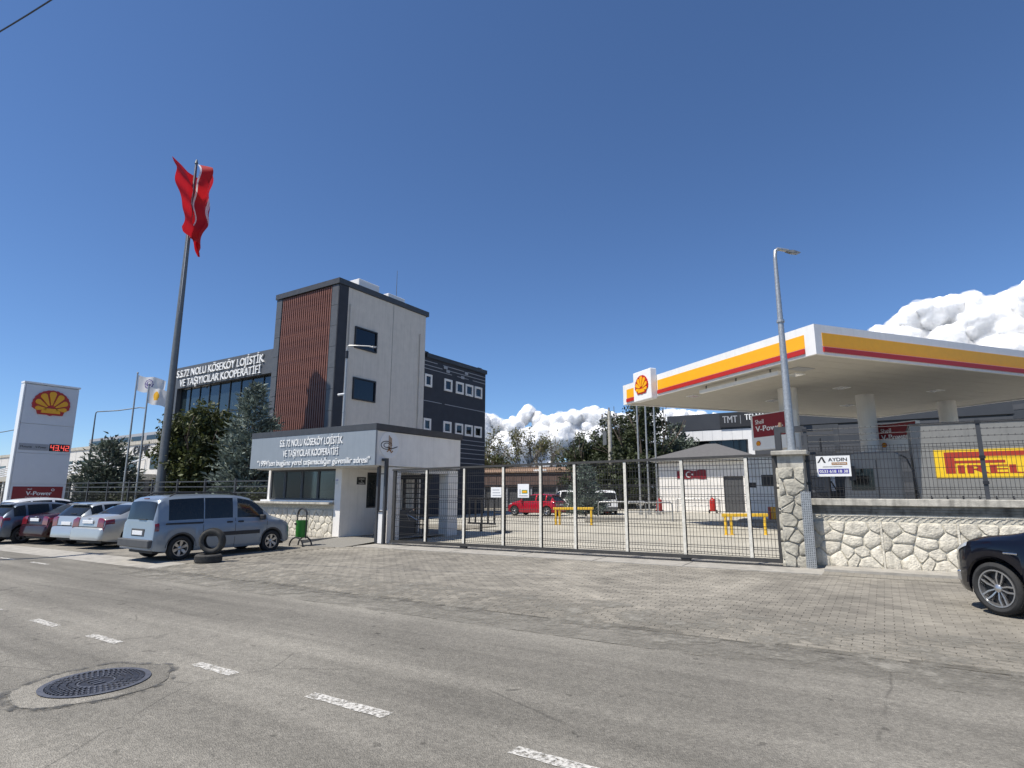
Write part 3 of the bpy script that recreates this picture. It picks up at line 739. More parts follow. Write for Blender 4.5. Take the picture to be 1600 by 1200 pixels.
def tug(pts, r, m='ink'): return MB().tube([(XR, 14.66+a, 3.32+c) for a, c in pts], r, 6).build('calligraphy_stroke', m, rd, world=True)
for k, dx in enumerate((-.03, .03, .09)): tug([(dx-.02, -.2), (dx, .05), (dx-.01, .33-.04*k)], .016, 'brown_print')
tug([(.05-.2+.26*cos(a*.35), -.02+.14*sin(a*.35)) for a in range(0, 17)], .014); tug([(-.12+.16*cos(a*.4), -.02+.08*sin(a*.4)) for a in range(0, 16)], .012)
tug([(-.1, -.08), (.05, -.13), (.2, -.10), (.38, -.04)], .016); tug([(-.12, -.24), (0, -.16), (.1, -.26), (.16, -.2)], .022, 'brown_print')
# office under the left half
part('office_wall', 'white_wall', bo, -21.3, -16.94, 18.2, 18.4, BZ-.1, 2.56)
part('office_floor', 'concrete', bo, -21.3, -16.94, 15.0, 18.2, BZ, .12)
part('corner_pillar', 'white_wall', bo, -17.22, -16.88, 14.78, 15.2, BZ-.1, 2.56)
MB().box(-16.94, -16.88, 15.2, 16.05, BZ-.1, 2.56).build('side_wall', 'white_wall', bo, world=True)
part('side_wall', 'white_wall', bo, -16.94, -16.88, 17.05, 18.4, BZ-.1, 2.56)
part('side_sill_wall', 'white_wall', bo, -16.94, -16.88, 16.05, 17.05, BZ-.1, 1.1)
part('side_head', 'white_wall', bo, -16.94, -16.88, 16.05, 17.05, 2.45, 2.56)
w = part('side_window', 'glass_booth', bo, -16.925, -16.915, 16.1, 17.0, 1.15, 2.42)
for y in (16.05, 16.98): part('frame', 'black_steel', w, -16.95, -16.87, y, y+.06, 1.1, 2.45)
for z in (1.1, 2.40): part('frame', 'black_steel', w, -16.95, -16.872, 16.11, 16.98, z, z+.05)
ns = part('door_sign', 'ink', bo, -16.878, -16.86, 15.52, 15.96, 1.98, 2.26)
for k, tx in enumerate(('GÜVENLİK', 'VE', 'DANIŞMA')): text(tx, 'letter_white', ns, (-16.858, 15.74, 2.17-.08*k), (0, 1, 0), (0, 0, 1), .045, None, .003, .01, 'c')
nt_ = part('notice', 'banner', bo, -17.2, -17.02, 14.765, 14.778, 1.95, 2.2)
part('notice_print', 'blue_print', nt_, -17.18, -17.04, 14.761, 14.7645, 2.12, 2.15)
for k in range(4): part('notice_line', 'stripe_grey', nt_, -17.18, -17.05+.01*(k % 2), 14.761, 14.7645, 2.08-.03*k, 2.09-.03*k)
# office front window
for i, (a, c) in enumerate(((-21.2, -20.35), (-20.3, -19.3), (-19.25, -18.35), (-18.3, -17.3))):
    o = part('front_window', 'glass_booth', bo, a+.02, c-.02, 14.92, 14.93, 1.42, 2.5)
    for x in (a-.02, c-.03): part('frame', 'anthracite', o, x, x+.05, 14.89, 14.96, 1.40, 2.56)
    part('frame', 'anthracite', o, a+.03, c-.03, 14.895, 14.955, 1.40, 1.45); part('frame', 'anthracite', o, a+.03, c-.03, 14.895, 14.955, 2.48, 2.56)
part('end_wall', 'white_wall', bo, -21.36, -21.24, 14.86, 18.2, BZ-.1, 2.56)
MB().box(-22.5, -17.24, 14.55, 15.0, 1.24, 1.32).build('sill_slab', 'coping', bo, world=True, bevel=.01)
part('sill_band', 'white_gloss', bo, -21.6, -17.24, 14.72, 14.99, 1.325, 1.39)
part('parapet', 'stone_joint', bo, -22.6, -17.23, 14.80, 15.0, BZ-.1, 1.238)
wall_stones(bo, -22.5, -17.25, 14.80, BZ+.06, 1.05, 1.31, 4, 4, 9)
b = MB(); s = -22.5
while s < -17.4:
    b.prism([(s, 1.09), (s+.035, 1.09), (s+.085, 1.14), (s+.12, 1.14), (s+.12, 1.165), (s+.075, 1.165), (s+.02, 1.115), (s, 1.115)], (0, 14.8, 0), (1, 0, 0), (0, 0, 1), .011); s += .125
b.build('frieze', 'stone', bo, world=True)
part('plinth', 'concrete', bo, -22.6, -16.9, 14.45, 14.795, BZ-.1, BZ+.05)
# desk, monitor and cabinet behind the glass
part('desk', 'cream_wall', bo, -20.6, -17.6, 15.4, 15.95, 1.02, 1.08); part('cabinet', 'cream_wall', bo, -19.9, -19.0, 16.3, 16.7, .15, 1.75)
part('monitor', 'ink', bo, -19.1, -18.6, 15.55, 15.6, 1.18, 1.5); part('chair_back', 'interior', bo, -20.6, -20.1, 16.0, 16.1, .9, 1.55); part('shelf', 'brown_metal', bo, -18.7, -17.6, 17.9, 18.15, .15, 2.2)
# passage under the right half
for n_, x0, x1, y0, y1 in (('front_column', -14.92, -14.47, 14.75, 15.35), ('rear_column', -14.92, -14.47, 18.05, 18.66), ('inner_column', -16.7, -16.4, 18.1, 18.6)):
    part('column', 'white_wall', bo, x0, x1, y0, y1, BZ-.1, 2.558)
part('beam', 'cream_wall', bo, -14.9, -14.5, 15.35, 18.05, 2.40, 2.558)
tn = thing('turnstile', 'tall black full height turnstile cage under the gatehouse roof', 'turnstile', (-15.4, 18.0, BZ))
for x in (-16.35, -15.75, -15.1): part('post', 'black_steel', tn, x, x+.08, 17.5, 17.58, BZ, 2.25)
part('head', 'black_steel', tn, -16.4, -14.98, 17.4, 17.7, 2.2, 2.38)
for i in range(9):
    z = .45+.2*i
    MB().cyl((-16.3, 17.54, z), (-15.72, 17.54, z), .018).build('bar', 'black_steel', tn, world=True); MB().cyl((-15.7, 17.54, z), (-15.05, 17.54, z), .018).build('bar', 'black_steel', tn, world=True)
for x in (-15.6, -15.45, -15.3): part('upright_bar', 'black_steel', tn, x, x+.03, 17.53, 17.56, BZ+.05, 2.2)
tg = thing('turnstile', 'lower black tripod turnstile cabinet in the gatehouse passage', 'turnstile', (-15.0, 16.4, BZ))
MB().box(-15.5, -15.2, 16.0, 17.0, BZ, 1.05).build('cabinet', 'anthracite', tg, world=True, bevel=.02)
for k in range(3): MB().cyl((-15.2, 16.5, .9), (-14.85, 16.5+.25*sin(2.1*k), .8+.25*cos(2.1*k)), .02).build('arm', 'chrome', tg, world=True)
# ramp in front of the passage
tag(MB().add([(-16.9, 12.9, gz(-16.9, 12.9)+PV), (-14.6, 12.9, gz(-14.6, 12.9)+PV), (-14.6, 14.7, BZ+.11), (-16.9, 14.7, BZ+.11), (-14.6, 19, BZ+.11), (-16.9, 19, BZ+.11)], [(0,1,2,3), (3,2,4,5)]).build('entrance_ramp', 'patch_asphalt'), kind='structure')
tag(MB().box(-17.1, -16.9, 13.2, 14.78, BZ-.1, BZ+.13).build('ramp_kerb', 'concrete'), kind='structure')

# ------------------------------------------------------------------ main office building
MZ = gz(-34, 24)
mb = thing('office_building', 'anthracite office building with a timber slatted stair tower and lettered glass wing', 'building', (-32, 26, MZ))
TW0, TW1, TF, TBk, TH = -34.3, -28.0, 23.5, 31.8, 14.75
tower = part('tower', 'grey_wall', mb, TW0+.05, TW1-.05, TF+.12, TBk, MZ, TH)
part('tower_side', 'grey_wall', mb, TW1-.05, TW1, TF+.75, TBk, MZ, TH-.02)
part('tower_back_board', 'wood_dark', mb, TW0+.6, TW1-.6, TF+.06, TF+.12, MZ, TH)
n = 24; sl0, sl1 = TW0+.62, TW1-.66; proto = None
for i in range(n):
    x = sl0+(sl1-sl0)*(i+.5)/n
    if proto is None: proto = MB().box(-.058, .058, -.09, 0, 0, TH-MZ-.05).build('slat', 'wood', mb); proto.location = Vector((x, TF+.06, MZ))-mb.location
    else: share(proto, Vector((x, TF+.06, MZ))-mb.location, mb)
def panels(parent, x0, x1, y0, y1, z0, z1, n, gap=.02):
    for i in range(n):
        a = z0+(z1-z0)*i/n; part('facade_panel', 'anthracite_panel', parent, x0, x1, y0, y1, a+gap/2, a+(z1-z0)/n-gap/2)
panels(mb, TW1-.62, TW1-.02, TF-.06, TF+.1, 2.5, TH-.03, 9)
panels(mb, TW0, TW0+.58, TF-.06, TF+.1, 2.5, TH-.03, 9)
part('corner_strip', 'dark_wall', mb, TW1-.05, TW1+.04, TF-.05, TF+.72, MZ, TH-.02)
part('roof_cap', 'anthracite', mb, TW0-.06, TW1+.1, TF-.14, TBk+.25, TH, TH+.36)
for (y0, y1, z0, z1) in ((25.0, 26.78, 10.92, 12.2), (25.05, 26.85, 7.56, 8.84)):
    w = part('window', 'glass_dark', mb, TW1+.004, TW1+.012, y0, y1, z0, z1)
    for y in (y0-.08, y1): part('frame', 'black_steel', w, TW1+.001, TW1+.10, y, y+.08, z0-.08, z1+.08)
    for z in (z0-.08, z1): part('frame', 'black_steel', w, TW1+.001, TW1+.098, y0, y1, z, z+.08)
part('joint', 'anthracite_panel', mb, TW1+.001, TW1+.006, 28.35, 28.375, MZ, TH-.05)
for y, z1 in ((24.45, 13.6), (31.2, 13.2)): MB().cyl((TW1+.07, y, MZ), (TW1+.07, y, z1), .06, n=10).build('downpipe', 'grey_wall', mb, world=True)
# dark rear wing
DE = 39.85; DT = 11.65
part('rear_wing', 'dark_wall', mb, -36, TW1-.1, TBk+.01, DE, MZ, DT)
part('rear_cap', 'black_steel', mb, -36.1, TW1+.02, TBk+.27, DE+.08, DT, DT+.34)
for y0, y1 in ((31.95, 32.78), (34.25, 35.22), (35.72, 36.72), (36.98, 38.02), (38.25, 39.3)):
    for z0, z1 in ((9.42, 10.38), (6.12, 7.04)):
        w = part('window', 'glass_dark', mb, TW1-.098, TW1-.09, y0+.16, y1-.16, z0+.16, z1-.16)
        for y in (y0, y1-.16): part('surround', 'white_wall', w, TW1-.099, TW1-.03, y, y+.16, z0, z1)
        for z in (z0, z1-.16): part('surround', 'white_wall', w, TW1-.099, TW1-.031, y0+.16, y1-.16, z, z+.16)
for z, segs in ((11.35, ((31.9, 33.4), (34.1, 36.8), (37.3, 39.8))), (11.05, ((31.9, 34.0), (34.5, 39.8))), (10.78, ((31.9, 35.2), (35.9, 37.4), (38, 39.8))), (8.33, ((31.9, 34.0), (34.4, 39.8))), (5.75, ((31.9, 39.8),)), (5.4, ((31.9, 39.8),)), (5.05, ((31.9, 39.8),)), (4.7, ((31.9, 39.8),)), (4.3, ((31.9, 39.8),)), (3.9, ((31.9, 39.8),))):
    for y0, y1 in segs: part('stripe', 'stripe_grey', mb, TW1-.099, TW1-.08, y0, y1, z, z+.045)
for y, z in ((34.2, 11.15), (36.9, 11.15), (34.5, 10.9), (36.4, 10.72)): part('stripe_block', 'stripe_grey', mb, TW1-.0985, TW1-.075, y, y+.42, z, z+.22)
part('roof_box', 'anthracite', mb, -29, -28.4, 39.2, 39.7, DT+.34, DT+.55); part('roof_box', 'anthracite', mb, -29.2, -28.5, 32.3, 32.8, DT+.34, DT+.6)
# glass wing with the long lettering
WL, WF, WT = -47.6, 23.75, 11.42
part('wing_body', 'anthracite', mb, WL+.1, TW0-.01, WF+3.2, 32, MZ, WT-.1)
bm_ = part('wing_beam', 'anthracite_panel', mb, WL, TW0-.01, WF, WF+.6, 9.72, WT)
part('wing_jamb', 'anthracite_panel', mb, WL, WL+.75, WF+.003, WF+.6, MZ, 9.715); part('wing_jamb', 'anthracite_panel', mb, TW0-.45, TW0-.012, WF+.003, WF+.6, MZ, 9.715)
part('wing_roof', 'anthracite', mb, WL+.05, TW0-.02, WF+.62, WF+3.18, WT-.5, WT-.1)
text('S.S.72 NOLU KÖSEKÖY LOJİSTİK', 'letter_white', bm_, (-46.95, WF, 10.58), (1, 0, 0), (0, 0, 1), .60, 11.3, .10, .012, split=True)
text('VE TAŞIYICILAR KOOPERATİFİ', 'letter_white', bm_, (-46.4, WF, 9.82), (1, 0, 0), (0, 0, 1), .60, 10.5, .10, .012, split=True)
xs = [WL+.75+(TW0-.45-WL-.75)*i/9 for i in range(10)]; zs = [MZ, 3.2, 5.6, 7.5, 9.715]
for i in range(9):
    for k in range(4):
        MB().box(xs[i]+.035, xs[i+1]-.035, -.01, .01, zs[k]+.035, zs[k+1]-.035).build('pane', 'glass_curtain', mb, world=False).location = Vector((0, WF+.42, 0))-Vector(mb.location)
for o in [c for c in mb.children if c.name.startswith('pane')]:
    o.rotation_euler = (0, 0, 0)
for x in xs: part('mullion', 'black_steel', mb, x-.035, x+.035, WF+.35, WF+.46, MZ, 9.71)
for z in zs[1:-1]: part('transom', 'black_steel', mb, xs[0]+.04, xs[-1]-.04, WF+.36, WF+.45, z-.035, z+.035)
# things on the tower roof
for lab, x0, y0, dx, dy, h in (('white rooftop air conditioning unit nearer the timber slats on the stair tower', -29.6, 25.6, 1.0, 1.9, .8), ('smaller white rooftop unit set back on the stair tower', -29.5, 28.4, .9, 1.7, .6)):
    a = thing('rooftop_unit', lab, 'rooftop unit', (x0, y0, TH+.36)); MB().box(x0, x0+dx, y0, y0+dy, TH+.36, TH+.36+h).build('casing', 'white_panel', a, world=True, bevel=.03)
    for k in range(2): MB().cyl((x0+dx/2, y0+dy*(.27+.46*k), TH+.36+h), (x0+dx/2, y0+dy*(.27+.46*k), TH+.40+h), .32, n=16).build('fan_grille', 'anthracite', a, world=True)
an = thing('roof_antenna', 'thin metal antenna mast on the stair tower roof', 'antenna', (-29.6, 30.2, TH+.36)); MB().cyl((-29.6, 30.2, TH+.36), (-29.6, 30.2, 18.2), .03, .015, 6).build('mast', 'grey_pole', an, world=True)
MB().cyl((-29.6, 30.2, TH+.36), (-29.6, 30.2, TH+.6), .08, n=8).build('foot', 'grey_pole', an, world=True)

# ------------------------------------------------------------------ fuel station canopy
E1 = Vector((-.791, .611, 0)).normalized(); E2 = Vector((-E1.y*-1, 0, 0)); E2 = Vector((.611, .791, 0)).normalized(); UP = Vector((0, 0, 1))
CC = Vector((-1.40, 20.39, 0)); CL1, CL2, CB, CT = 11.94, 17.0, 6.10, 7.10
def cp(a, c, z): return CC+E1*a+E2*c+UP*z
cn = thing('station_canopy', 'white fuel station canopy with yellow and red fascia bands on thick columns', 'canopy', tuple(cp(5.6, 4.4, gz(-3.4, 27.5))), atan2(E2.y, E2.x))
def cbx(name, m, a0, a1, c0, c1, z0, z1, parent=None, bevel=0):
    c = cp((a0+a1)/2, (c0+c1)/2, (z0+z1)/2)
    return MB().cbox(c, E1*-1, E2*-1, UP, (a1-a0)/2, (c1-c0)/2, (z1-z0)/2).build(name, m, parent or cn, world=True, bevel=bevel, fix=True)
cbx('deck', 'ceiling', .12, CL1-.12, .12, CL2-.12, CB+.12, CT-.15)
np_ = 15
for i in range(np_):      # soffit boards
    a0 = .13+(CL1-.26)*i/np_; cbx('soffit_board', 'ceiling', a0+.006, a0+(CL1-.26)/np_-.006, .13, CL2-.13, CB+.06, CB+.118)
for nm, a0, a1, c0, c1 in (('front', 0, CL1, 0, .12), ('right', 0, .12, .121, CL2), ('back', .121, CL1, CL2-.12, CL2), ('left', CL1-.12, CL1, .121, CL2-.121)):
    cbx('fascia', 'white_panel', a0, a1, c0, c1, CB, CT)
cbx('yellow_band', 'yellow', .42, CL1-3.1, -.012, -.001, CB+.28, CT-.27); cbx('yellow_band', 'yellow', CL1-1.5, CL1-.35, -.012, -.001, CB+.28, CT-.27)
cbx('yellow_band', 'yellow', -.012, -.001, .30, CL2-.3, CB+.28, CT-.27)
cbx('red_band', 'red', .42, CL1-3.1, -.05, -.001, CB+.09, CB+.25); cbx('red_band', 'red', CL1-1.5, CL1-.35, -.05, -.001, CB+.09, CB+.25)
cbx('red_band', 'red', -.05, -.001, .30, CL2-.3, CB+.09, CB+.25)
lb = cbx('logo_box', 'white_gloss', CL1-3.05, CL1-1.55, -.35, -.002, CB-.12, CT+.32, bevel=.03)
pecten(lb, cp(CL1-2.3, -.352, CB+.58), -E1, UP, .56, .03)
cbx('light_bar', 'white_gloss', 2.2, 6.6, .55, .70, CB-.22, CB-.08)
for a in (2.6, 4.4, 6.2): cbx('light_bar_hanger', 'grey_pole', a, a+.04, .6, .64, CB-.08, CB+.06)
for a, c in ((8.5, 1.7), (4.5, 6.3), (3.6, 10.8), (8.2, 11.0), (8.3, 6.2), (3.0, 2.2)):
    o = cbx('ceiling_light', 'white_gloss', a-.25, a+.25, c-.25, c+.25, CB+.02, CB+.058); cbx('lens', 'lamp_clear', a-.2, a+.2, c-.2, c+.2, CB+.012, CB+.019, o)
cbx('hatch', 'stripe_grey', 1.9, 2.4, 1.2, 2.0, CB+.04, CB+.058)
for c in (4.4, 9.0, 14.5):
    p = cp(5.6, c, 0); z0 = gz(p.x, p.y)+PV; MB().cyl((p.x, p.y, z0), (p.x, p.y, CB+.07), .38, n=28).build('column', 'white_panel', cn, world=True, smooth=40)
# V-Power boards by the columns
def vboard(lab, a, c, z0, z1, w):
    p = cp(a, c, 0); t = thing('advert_board', lab, 'advertising board', (p.x, p.y, z0)); N = -E2
    def fb(name, m, u0, u1, d0, d1, za, zb, par=None):
        q = p+(-E1)*((u0+u1)/2)+N*((d0+d1)/2)+UP*((za+zb)/2); return MB().cbox(q, -E1, N, UP, (u1-u0)/2, (d1-d0)/2, (zb-za)/2).build(name, m, par or t, world=True, fix=True)
    fb('box', 'white_gloss', -w/2, w/2, -.15, .15, z0, z1); f = fb('red_face', 'red_deep', -w/2+.12, w/2, .151, .16, z0+.55, z1-.04)
    q = p+N*.161
    text('Shell', 'letter_white', f, q-E1*(-w/2+.28)+UP*(z1-.42), -E1, UP, .2, None, .004, .02)
    text('V-Power', 'letter_white', f, q-E1*(-w/2+.28)+UP*(z1-.75), -E1, UP, .25, w*.68, .004, .035)
    pecten(t, q-E1*(-w/2+.38)+UP*(z0+.27), -E1, UP, .13, .01)
    fb('bracket', 'grey_pole', -.12, .12, -.32, -.151, z0+.5, z0+.62) if a > 5 else fb('bracket', 'grey_pole', -w/2-.3, -w/2, -.05, .05, z0+.5, z0+.62)
vboard('white advertising board with a red face hanging left of the lamp pole', 5.85, 3.72, 3.55, 5.1, 2.3)
vboard('smaller red faced advertising board hanging right of the round canopy column', 4.75, 9.7, 3.55, 4.8, 1.9)

# ------------------------------------------------------------------ white toilet block with hipped roof
HZ = gz(-11.5, 44.5)+PV
hs = thing('white_block_house', 'small white block house with a grey hipped roof in the yard', 'building', (-11.6, 46, HZ))
HX0, HX1, HY, HY2, HT = -14.75, -7.9, 44.5, 50.5, 4.0
part('wall', 'white_wall', hs, HX0, -9.9, HY, HY+.2, HZ-.1, HT); part('wall', 'white_wall', hs, -8.5, HX1, HY, HY+.2, HZ-.1, HT); part('door_head', 'white_wall', hs, -9.9, -8.5, HY, HY+.2, 2.85, HT)
part('wall', 'white_wall', hs, HX0, HX0+.2, HY+.2, HY2, HZ-.1, HT); part('wall', 'white_wall', hs, HX1-.2, HX1, HY+.2, HY2, HZ-.1, HT); part('back_wall', 'white_wall', hs, HX0+.2, HX1-.2, HY2-.2, HY2, HZ-.1, HT)
part('door', 'plastic_grey', hs, -9.88, -8.52, HY+.12, HY+.17, HZ, 2.84)
part('eaves', 'white_panel', hs, HX0-.5, HX1+.5, HY-.5, HY2+.5, HT, HT+.22)
cx, cy = (HX0+HX1)/2, (HY+HY2)/2
MB().add([(HX0-.6, HY-.6, HT+.22), (HX1+.6, HY-.6, HT+.22), (HX1+.6, HY2+.6, HT+.22), (HX0-.6, HY2+.6, HT+.22), (cx-.4, cy, HT+1.5), (cx+.4, cy, HT+1.5)], [(0,1,5,4),(1,2,5),(2,3,4,5),(3,0,4),(3,2,1,0)]).build('roof', 'roof_tile', hs, world=True)
MB().cyl((HX0-.55, HY-.62, HT+.16), (HX1+.55, HY-.62, HT+.16), .07, n=8).build('gutter', 'white_panel', hs, world=True)
part('dado_line', 'stripe_grey', hs, HX0+.1, -9.95, HY-.012, HY-.001, 1.95, 1.99)
fl = thing('wall_flag', 'red flag board with white crescent and star on the white block house', 'flag', (-12.3, HY, 3.0))
P = [(-1.1+2.2*i/14, -.32+.03*sin(i*.9)) for i in range(15)] + [(1.1-2.2*i/14, .32+.05*sin(i*.8)) for i in range(15)]
MB().prism(P, (-12.2, HY-.003, 3.0), (1, 0, 0), (0, 0, 1), .03).build('cloth', 'red_deep', fl, world=True)
def moon(parent, O, U, V, r, m='letter_white', d=.004):
    out = [(cos(radians(a)), sin(radians(a))) for a in range(40, 321, 10)] + [(.22+.8*cos(radians(a)), .8*sin(radians(a))) for a in range(310, 49, -10)]
    MB().prism(out, O, Vector(U)*r, Vector(V)*r, d).build('crescent', m, parent, world=True)
    st = [((1.25 + (.48 if i % 2 == 0 else .19)*cos(pi+i*pi/5)), (.48 if i % 2 == 0 else .19)*sin(pi+i*pi/5)) for i in range(10)]
    MB().prism(st, O, Vector(U)*r, Vector(V)*r, d).build('star', m, parent, world=True)
moon(fl, (-12.4, HY-.0335, 3.0), (1, 0, 0), (0, 0, 1), .22)

# ------------------------------------------------------------------ works building behind the canopy
TZ = gz(-10, 62)
tb = thing('works_building', 'dark glazed works building with a white band and lettered board behind the canopy', 'building', (-8, 64, TZ))
part('body', 'anthracite', tb, -19.2, 14, 62.6, 80, TZ, 9.6)
part('top_band', 'clad_dark', tb, -19.4, 14, 62.3, 62.598, 8.15, 9.85); part('white_band', 'white_panel', tb, -19.2, -11.2, 62.35, 62.597, 7.0, 8.1)
for i in range(8): part('band_joint', 'stripe_grey', tb, -18.7+i, -18.68+i, 62.34, 62.349, 7.0, 8.1)
part('white_upright', 'white_panel', tb, -11.2, -10.6, 62.35, 62.597, TZ, 8.1)
for i in range(6):
    for k in range(4):
        part('pane', 'glass_dark', tb, -18.7+1.22*i, -18.7+1.22*i+1.16, 62.5, 62.53, .6+1.6*k, .6+1.6*k+1.54)
for i in range(8):
    part('cladding_panel', 'clad_light' if i % 2 else 'clad_dark', tb, -10.58, 14, 62.4, 62.598, .8+.9*i, .8+.9*i+.88)
lb2 = part('name_board', 'ink', tb, -13.8, -7.2, 62.15, 62.298, 8.3, 9.75)
text('TMT', 'stripe_grey', lb2, (-13.5, 62.15, 8.75), (1, 0, 0), (0, 0, 1), .75, 1.45, .02, .02)
part('divider', 'stripe_grey', lb2, -11.75, -11.71, 62.13, 62.149, 8.6, 9.5)
text('TELMAKİNA', 'letter_white', lb2, (-11.3, 62.15, 8.95), (1, 0, 0), (0, 0, 1), .62, 3.6, .02, .03)
text('TEKNOLOJİ', 'stripe_grey', lb2, (-9.2, 62.15, 8.5), (1, 0, 0), (0, 0, 1), .26, 1.5, .02, .01)

fc = thing('grey_factory_hall', 'long grey factory hall with horizontal cladding stripes behind the fence', 'building', tuple(CC+E1*20+E2*40+UP*.5), atan2(E2.y, E2.x))
def fcx(name, m, a0, a1, c0, c1, z0, z1):
    c = cp((a0+a1)/2, (c0+c1)/2, (z0+z1)/2); return MB().cbox(c, -E1, -E2, UP, (a1-a0)/2, (c1-c0)/2, (z1-z0)/2).build(name, m, fc, world=True, fix=True)
fcx('hall', 'clad_dark', -30, 37.9, 40.1, 70, -1, 10.6)
z = .2
for i in range(15):
    h = .45 if i % 2 else 1.0
    if z+h > 10.6: break
    fcx('cladding_band', 'clad_light' if i % 2 else 'clad_dark', -30, 38, 40.0-(.03 if i % 2 else 0), 40.098, z, z+h-.01); z += h
for a in (32.5, 24, 15, 6): fcx('downpipe', 'anthracite', a, a+.12, 39.85, 39.96, .2, 10.3)
fcx('roof_edge', 'clad_light', -30.1, 38.1, 39.9, 40.3, 10.6, 10.95)

# ------------------------------------------------------------------ works building far left
LZ = gz(-80, 36)
cb = thing('pale_warehouse', 'pale flat roofed warehouse with a strip of windows and black lettering beyond the trees', 'building', (-85, 38, LZ), radians(-2.5))
def cbb(name, m, x0, x1, y0, y1, z0, z1, par=None): return MB().box(x0, x1, y0, y1, z0, z1).build(name, m, par or cb)
cbb('hall', 'cream_wall', -60, 22, 0, 30, 0, 8.6); cbb('upper_band', 'stripe_grey', -16, 21.5, .5, 29, 8.6, 9.9)
for i in range(8): cbb('upper_window', 'glass_dark', -15+4.5*i, -15+4.5*i+3.6, .44, .49, 8.9, 9.5)
cbb('parapet', 'coping', -60, 22, -.15, .3, 8.3, 8.75)
for i in range(10): cbb('window', 'glass_dark', -58+8*i, -58+8*i+(6.2 if i < 7 else 4.2), -.06, -.01, 5.0, 6.7)
for i in range(20): cbb('wall_joint', 'stripe_grey', -59+4*i, -58.97+4*i, -.02, -.003, 0, 8.2)
cbb('porch_roof', 'coping', -60, 8, -6, -.02, 3.6, 4.3); cbb('dark_frontage', 'plastic_grey', -60, 8, -1.2, -.7, 0, 3.59)
for i in range(12):
    MB().cyl((-56+5.5*i, -.05, 6.3), (-58.5+5.5*i, -5.6, 4.3), .12).build('stay_rod', 'white_gloss', cb); MB().box(-56+5.5*i-.25, -56+5.5*i+.25, -5.8, -5.3, 0, 3.59).build('porch_post', 'cream_wall', cb)
o = text('CAME', 'ink', None, (0, 0, 0), (1, 0, 0), (0, 0, 1), 1.15, 4.3, .1, .05); o.parent = cb; o.location = (.9, -.01, 7.0)

# ------------------------------------------------------------------ vehicles
def pchip(xs, ys):
    xs = np.array(xs, float); ys = np.array(ys, float); h = np.diff(xs); d = np.diff(ys)/h; m = np.zeros(len(xs))
    m[0], m[-1] = d[0], d[-1]
    for i in range(1, len(xs)-1):
        if d[i-1]*d[i] > 0: w1, w2 = 2*h[i]+h[i-1], h[i]+2*h[i-1]; m[i] = (w1+w2)/(w1/d[i-1]+w2/d[i])
    def f(x):
        x = min(max(x, xs[0]), xs[-1]); i = min(max(int(np.searchsorted(xs, x))-1, 0), len(xs)-2); t = (x-xs[i])/h[i]
        return float((1+2*t)*(1-t)**2*ys[i]+t*(1-t)**2*h[i]*m[i]+t*t*(3-2*t)*ys[i+1]+t*t*(t-1)*h[i]*m[i+1])
    return f
WHEELS = {}
def wheel_meshes(style, R, W):
    key = (style, R)
    if key in WHEELS: return WHEELS[key]
    rr = R*(.735 if style == 'ten' else .67)     # rim radius ; outside faces -y
    prof = [(rr, -W*.42), (rr+.012, -W*.47), (R*.86, -W*.52), (R*.955, -W*.46), (R, -W*.36), (R, W*.36), (R*.95, W*.47), (rr, W*.45)]
    t = MB().lathe(prof, 40)
    nt2 = 60
    for i in range(nt2):       # tread blocks
        a = 2*pi*i/nt2; u = Vector((cos(a), 0, sin(a))); v = Vector((-sin(a), 0, cos(a)))
        for y in (-.3, -.1, .1, .3): t.cbox(u*(R-.001)+Vector((0, y*W, 0)), u, v, Vector((0, 1, 0)), .004, R*pi/nt2*.66, W*.07)
    tm = t.mesh('wheel'); tm.materials.append(MATS['rubber']); tm.shade_smooth(); tm.set_sharp_from_angle(angle=radians(40))
    b = MB(); b.lathe([(rr, -W*.40), (rr-.006, -W*.455), (rr-.022, -W*.45), (rr-.028, -W*.36), (rr-.03, W*.2)], 40)
    nsp = {'ten': 10, 'six': 6, 'five': 5, 'cover': 8}[style]
    yf = -W*.43
    for i in range(nsp):
        a = 2*pi*i/nsp+.2
        def P(rad, da, y): return Vector((cos(a+da)*rad, y, sin(a+da)*rad))
        w0, w1 = {'ten': (.10, .045), 'six': (.34, .20), 'five': (.30, .20), 'cover': (.26, .21)}[style]
        tw = .16*(1 if i % 2 else -1) if style == 'ten' else 0
        r0 = R*.12; r1 = rr-.012; mid = (r0+r1)/2
        pts = [(r0, 0, w0*1.6, yf+.03), (mid, tw*.3, (w0+w1)/2*1.1, yf+.012), (r1, tw, w1, yf+.008)]
        vs = []
        for rad, da, w, y in pts: vs += [P(rad, da-w, y), P(rad, da+w, y), P(rad, da+w, y+.03), P(rad, da-w, y+.03)]
        fs = []
        for k in range(2): fs += [(4*k+j, 4*k+(j+1) % 4, 4*k+4+(j+1) % 4, 4*k+4+j) for j in range(4)]
        b.add(vs, fs)
    b.lathe([(0, yf+.005), (R*.10, yf+.008), (R*.15, yf+.02), (R*.17, yf+.05)], 20)
    rm = b.mesh('rim'); rm.materials.append(MATS['rim']); rm.shade_smooth(); rm.set_sharp_from_angle(angle=radians(40))
    k = MB().lathe([(0, yf+.055), (R*.3, yf+.06), (rr-.02, yf+.075)], 30); k.lathe([(0, yf+.045), (R*.36, yf+.045), (R*.36, yf+.06)], 24)
    km = k.mesh('brake'); km.materials.append(MATS['rim_dark'])
    WHEELS[key] = (tm, rm, km); return WHEELS[key]

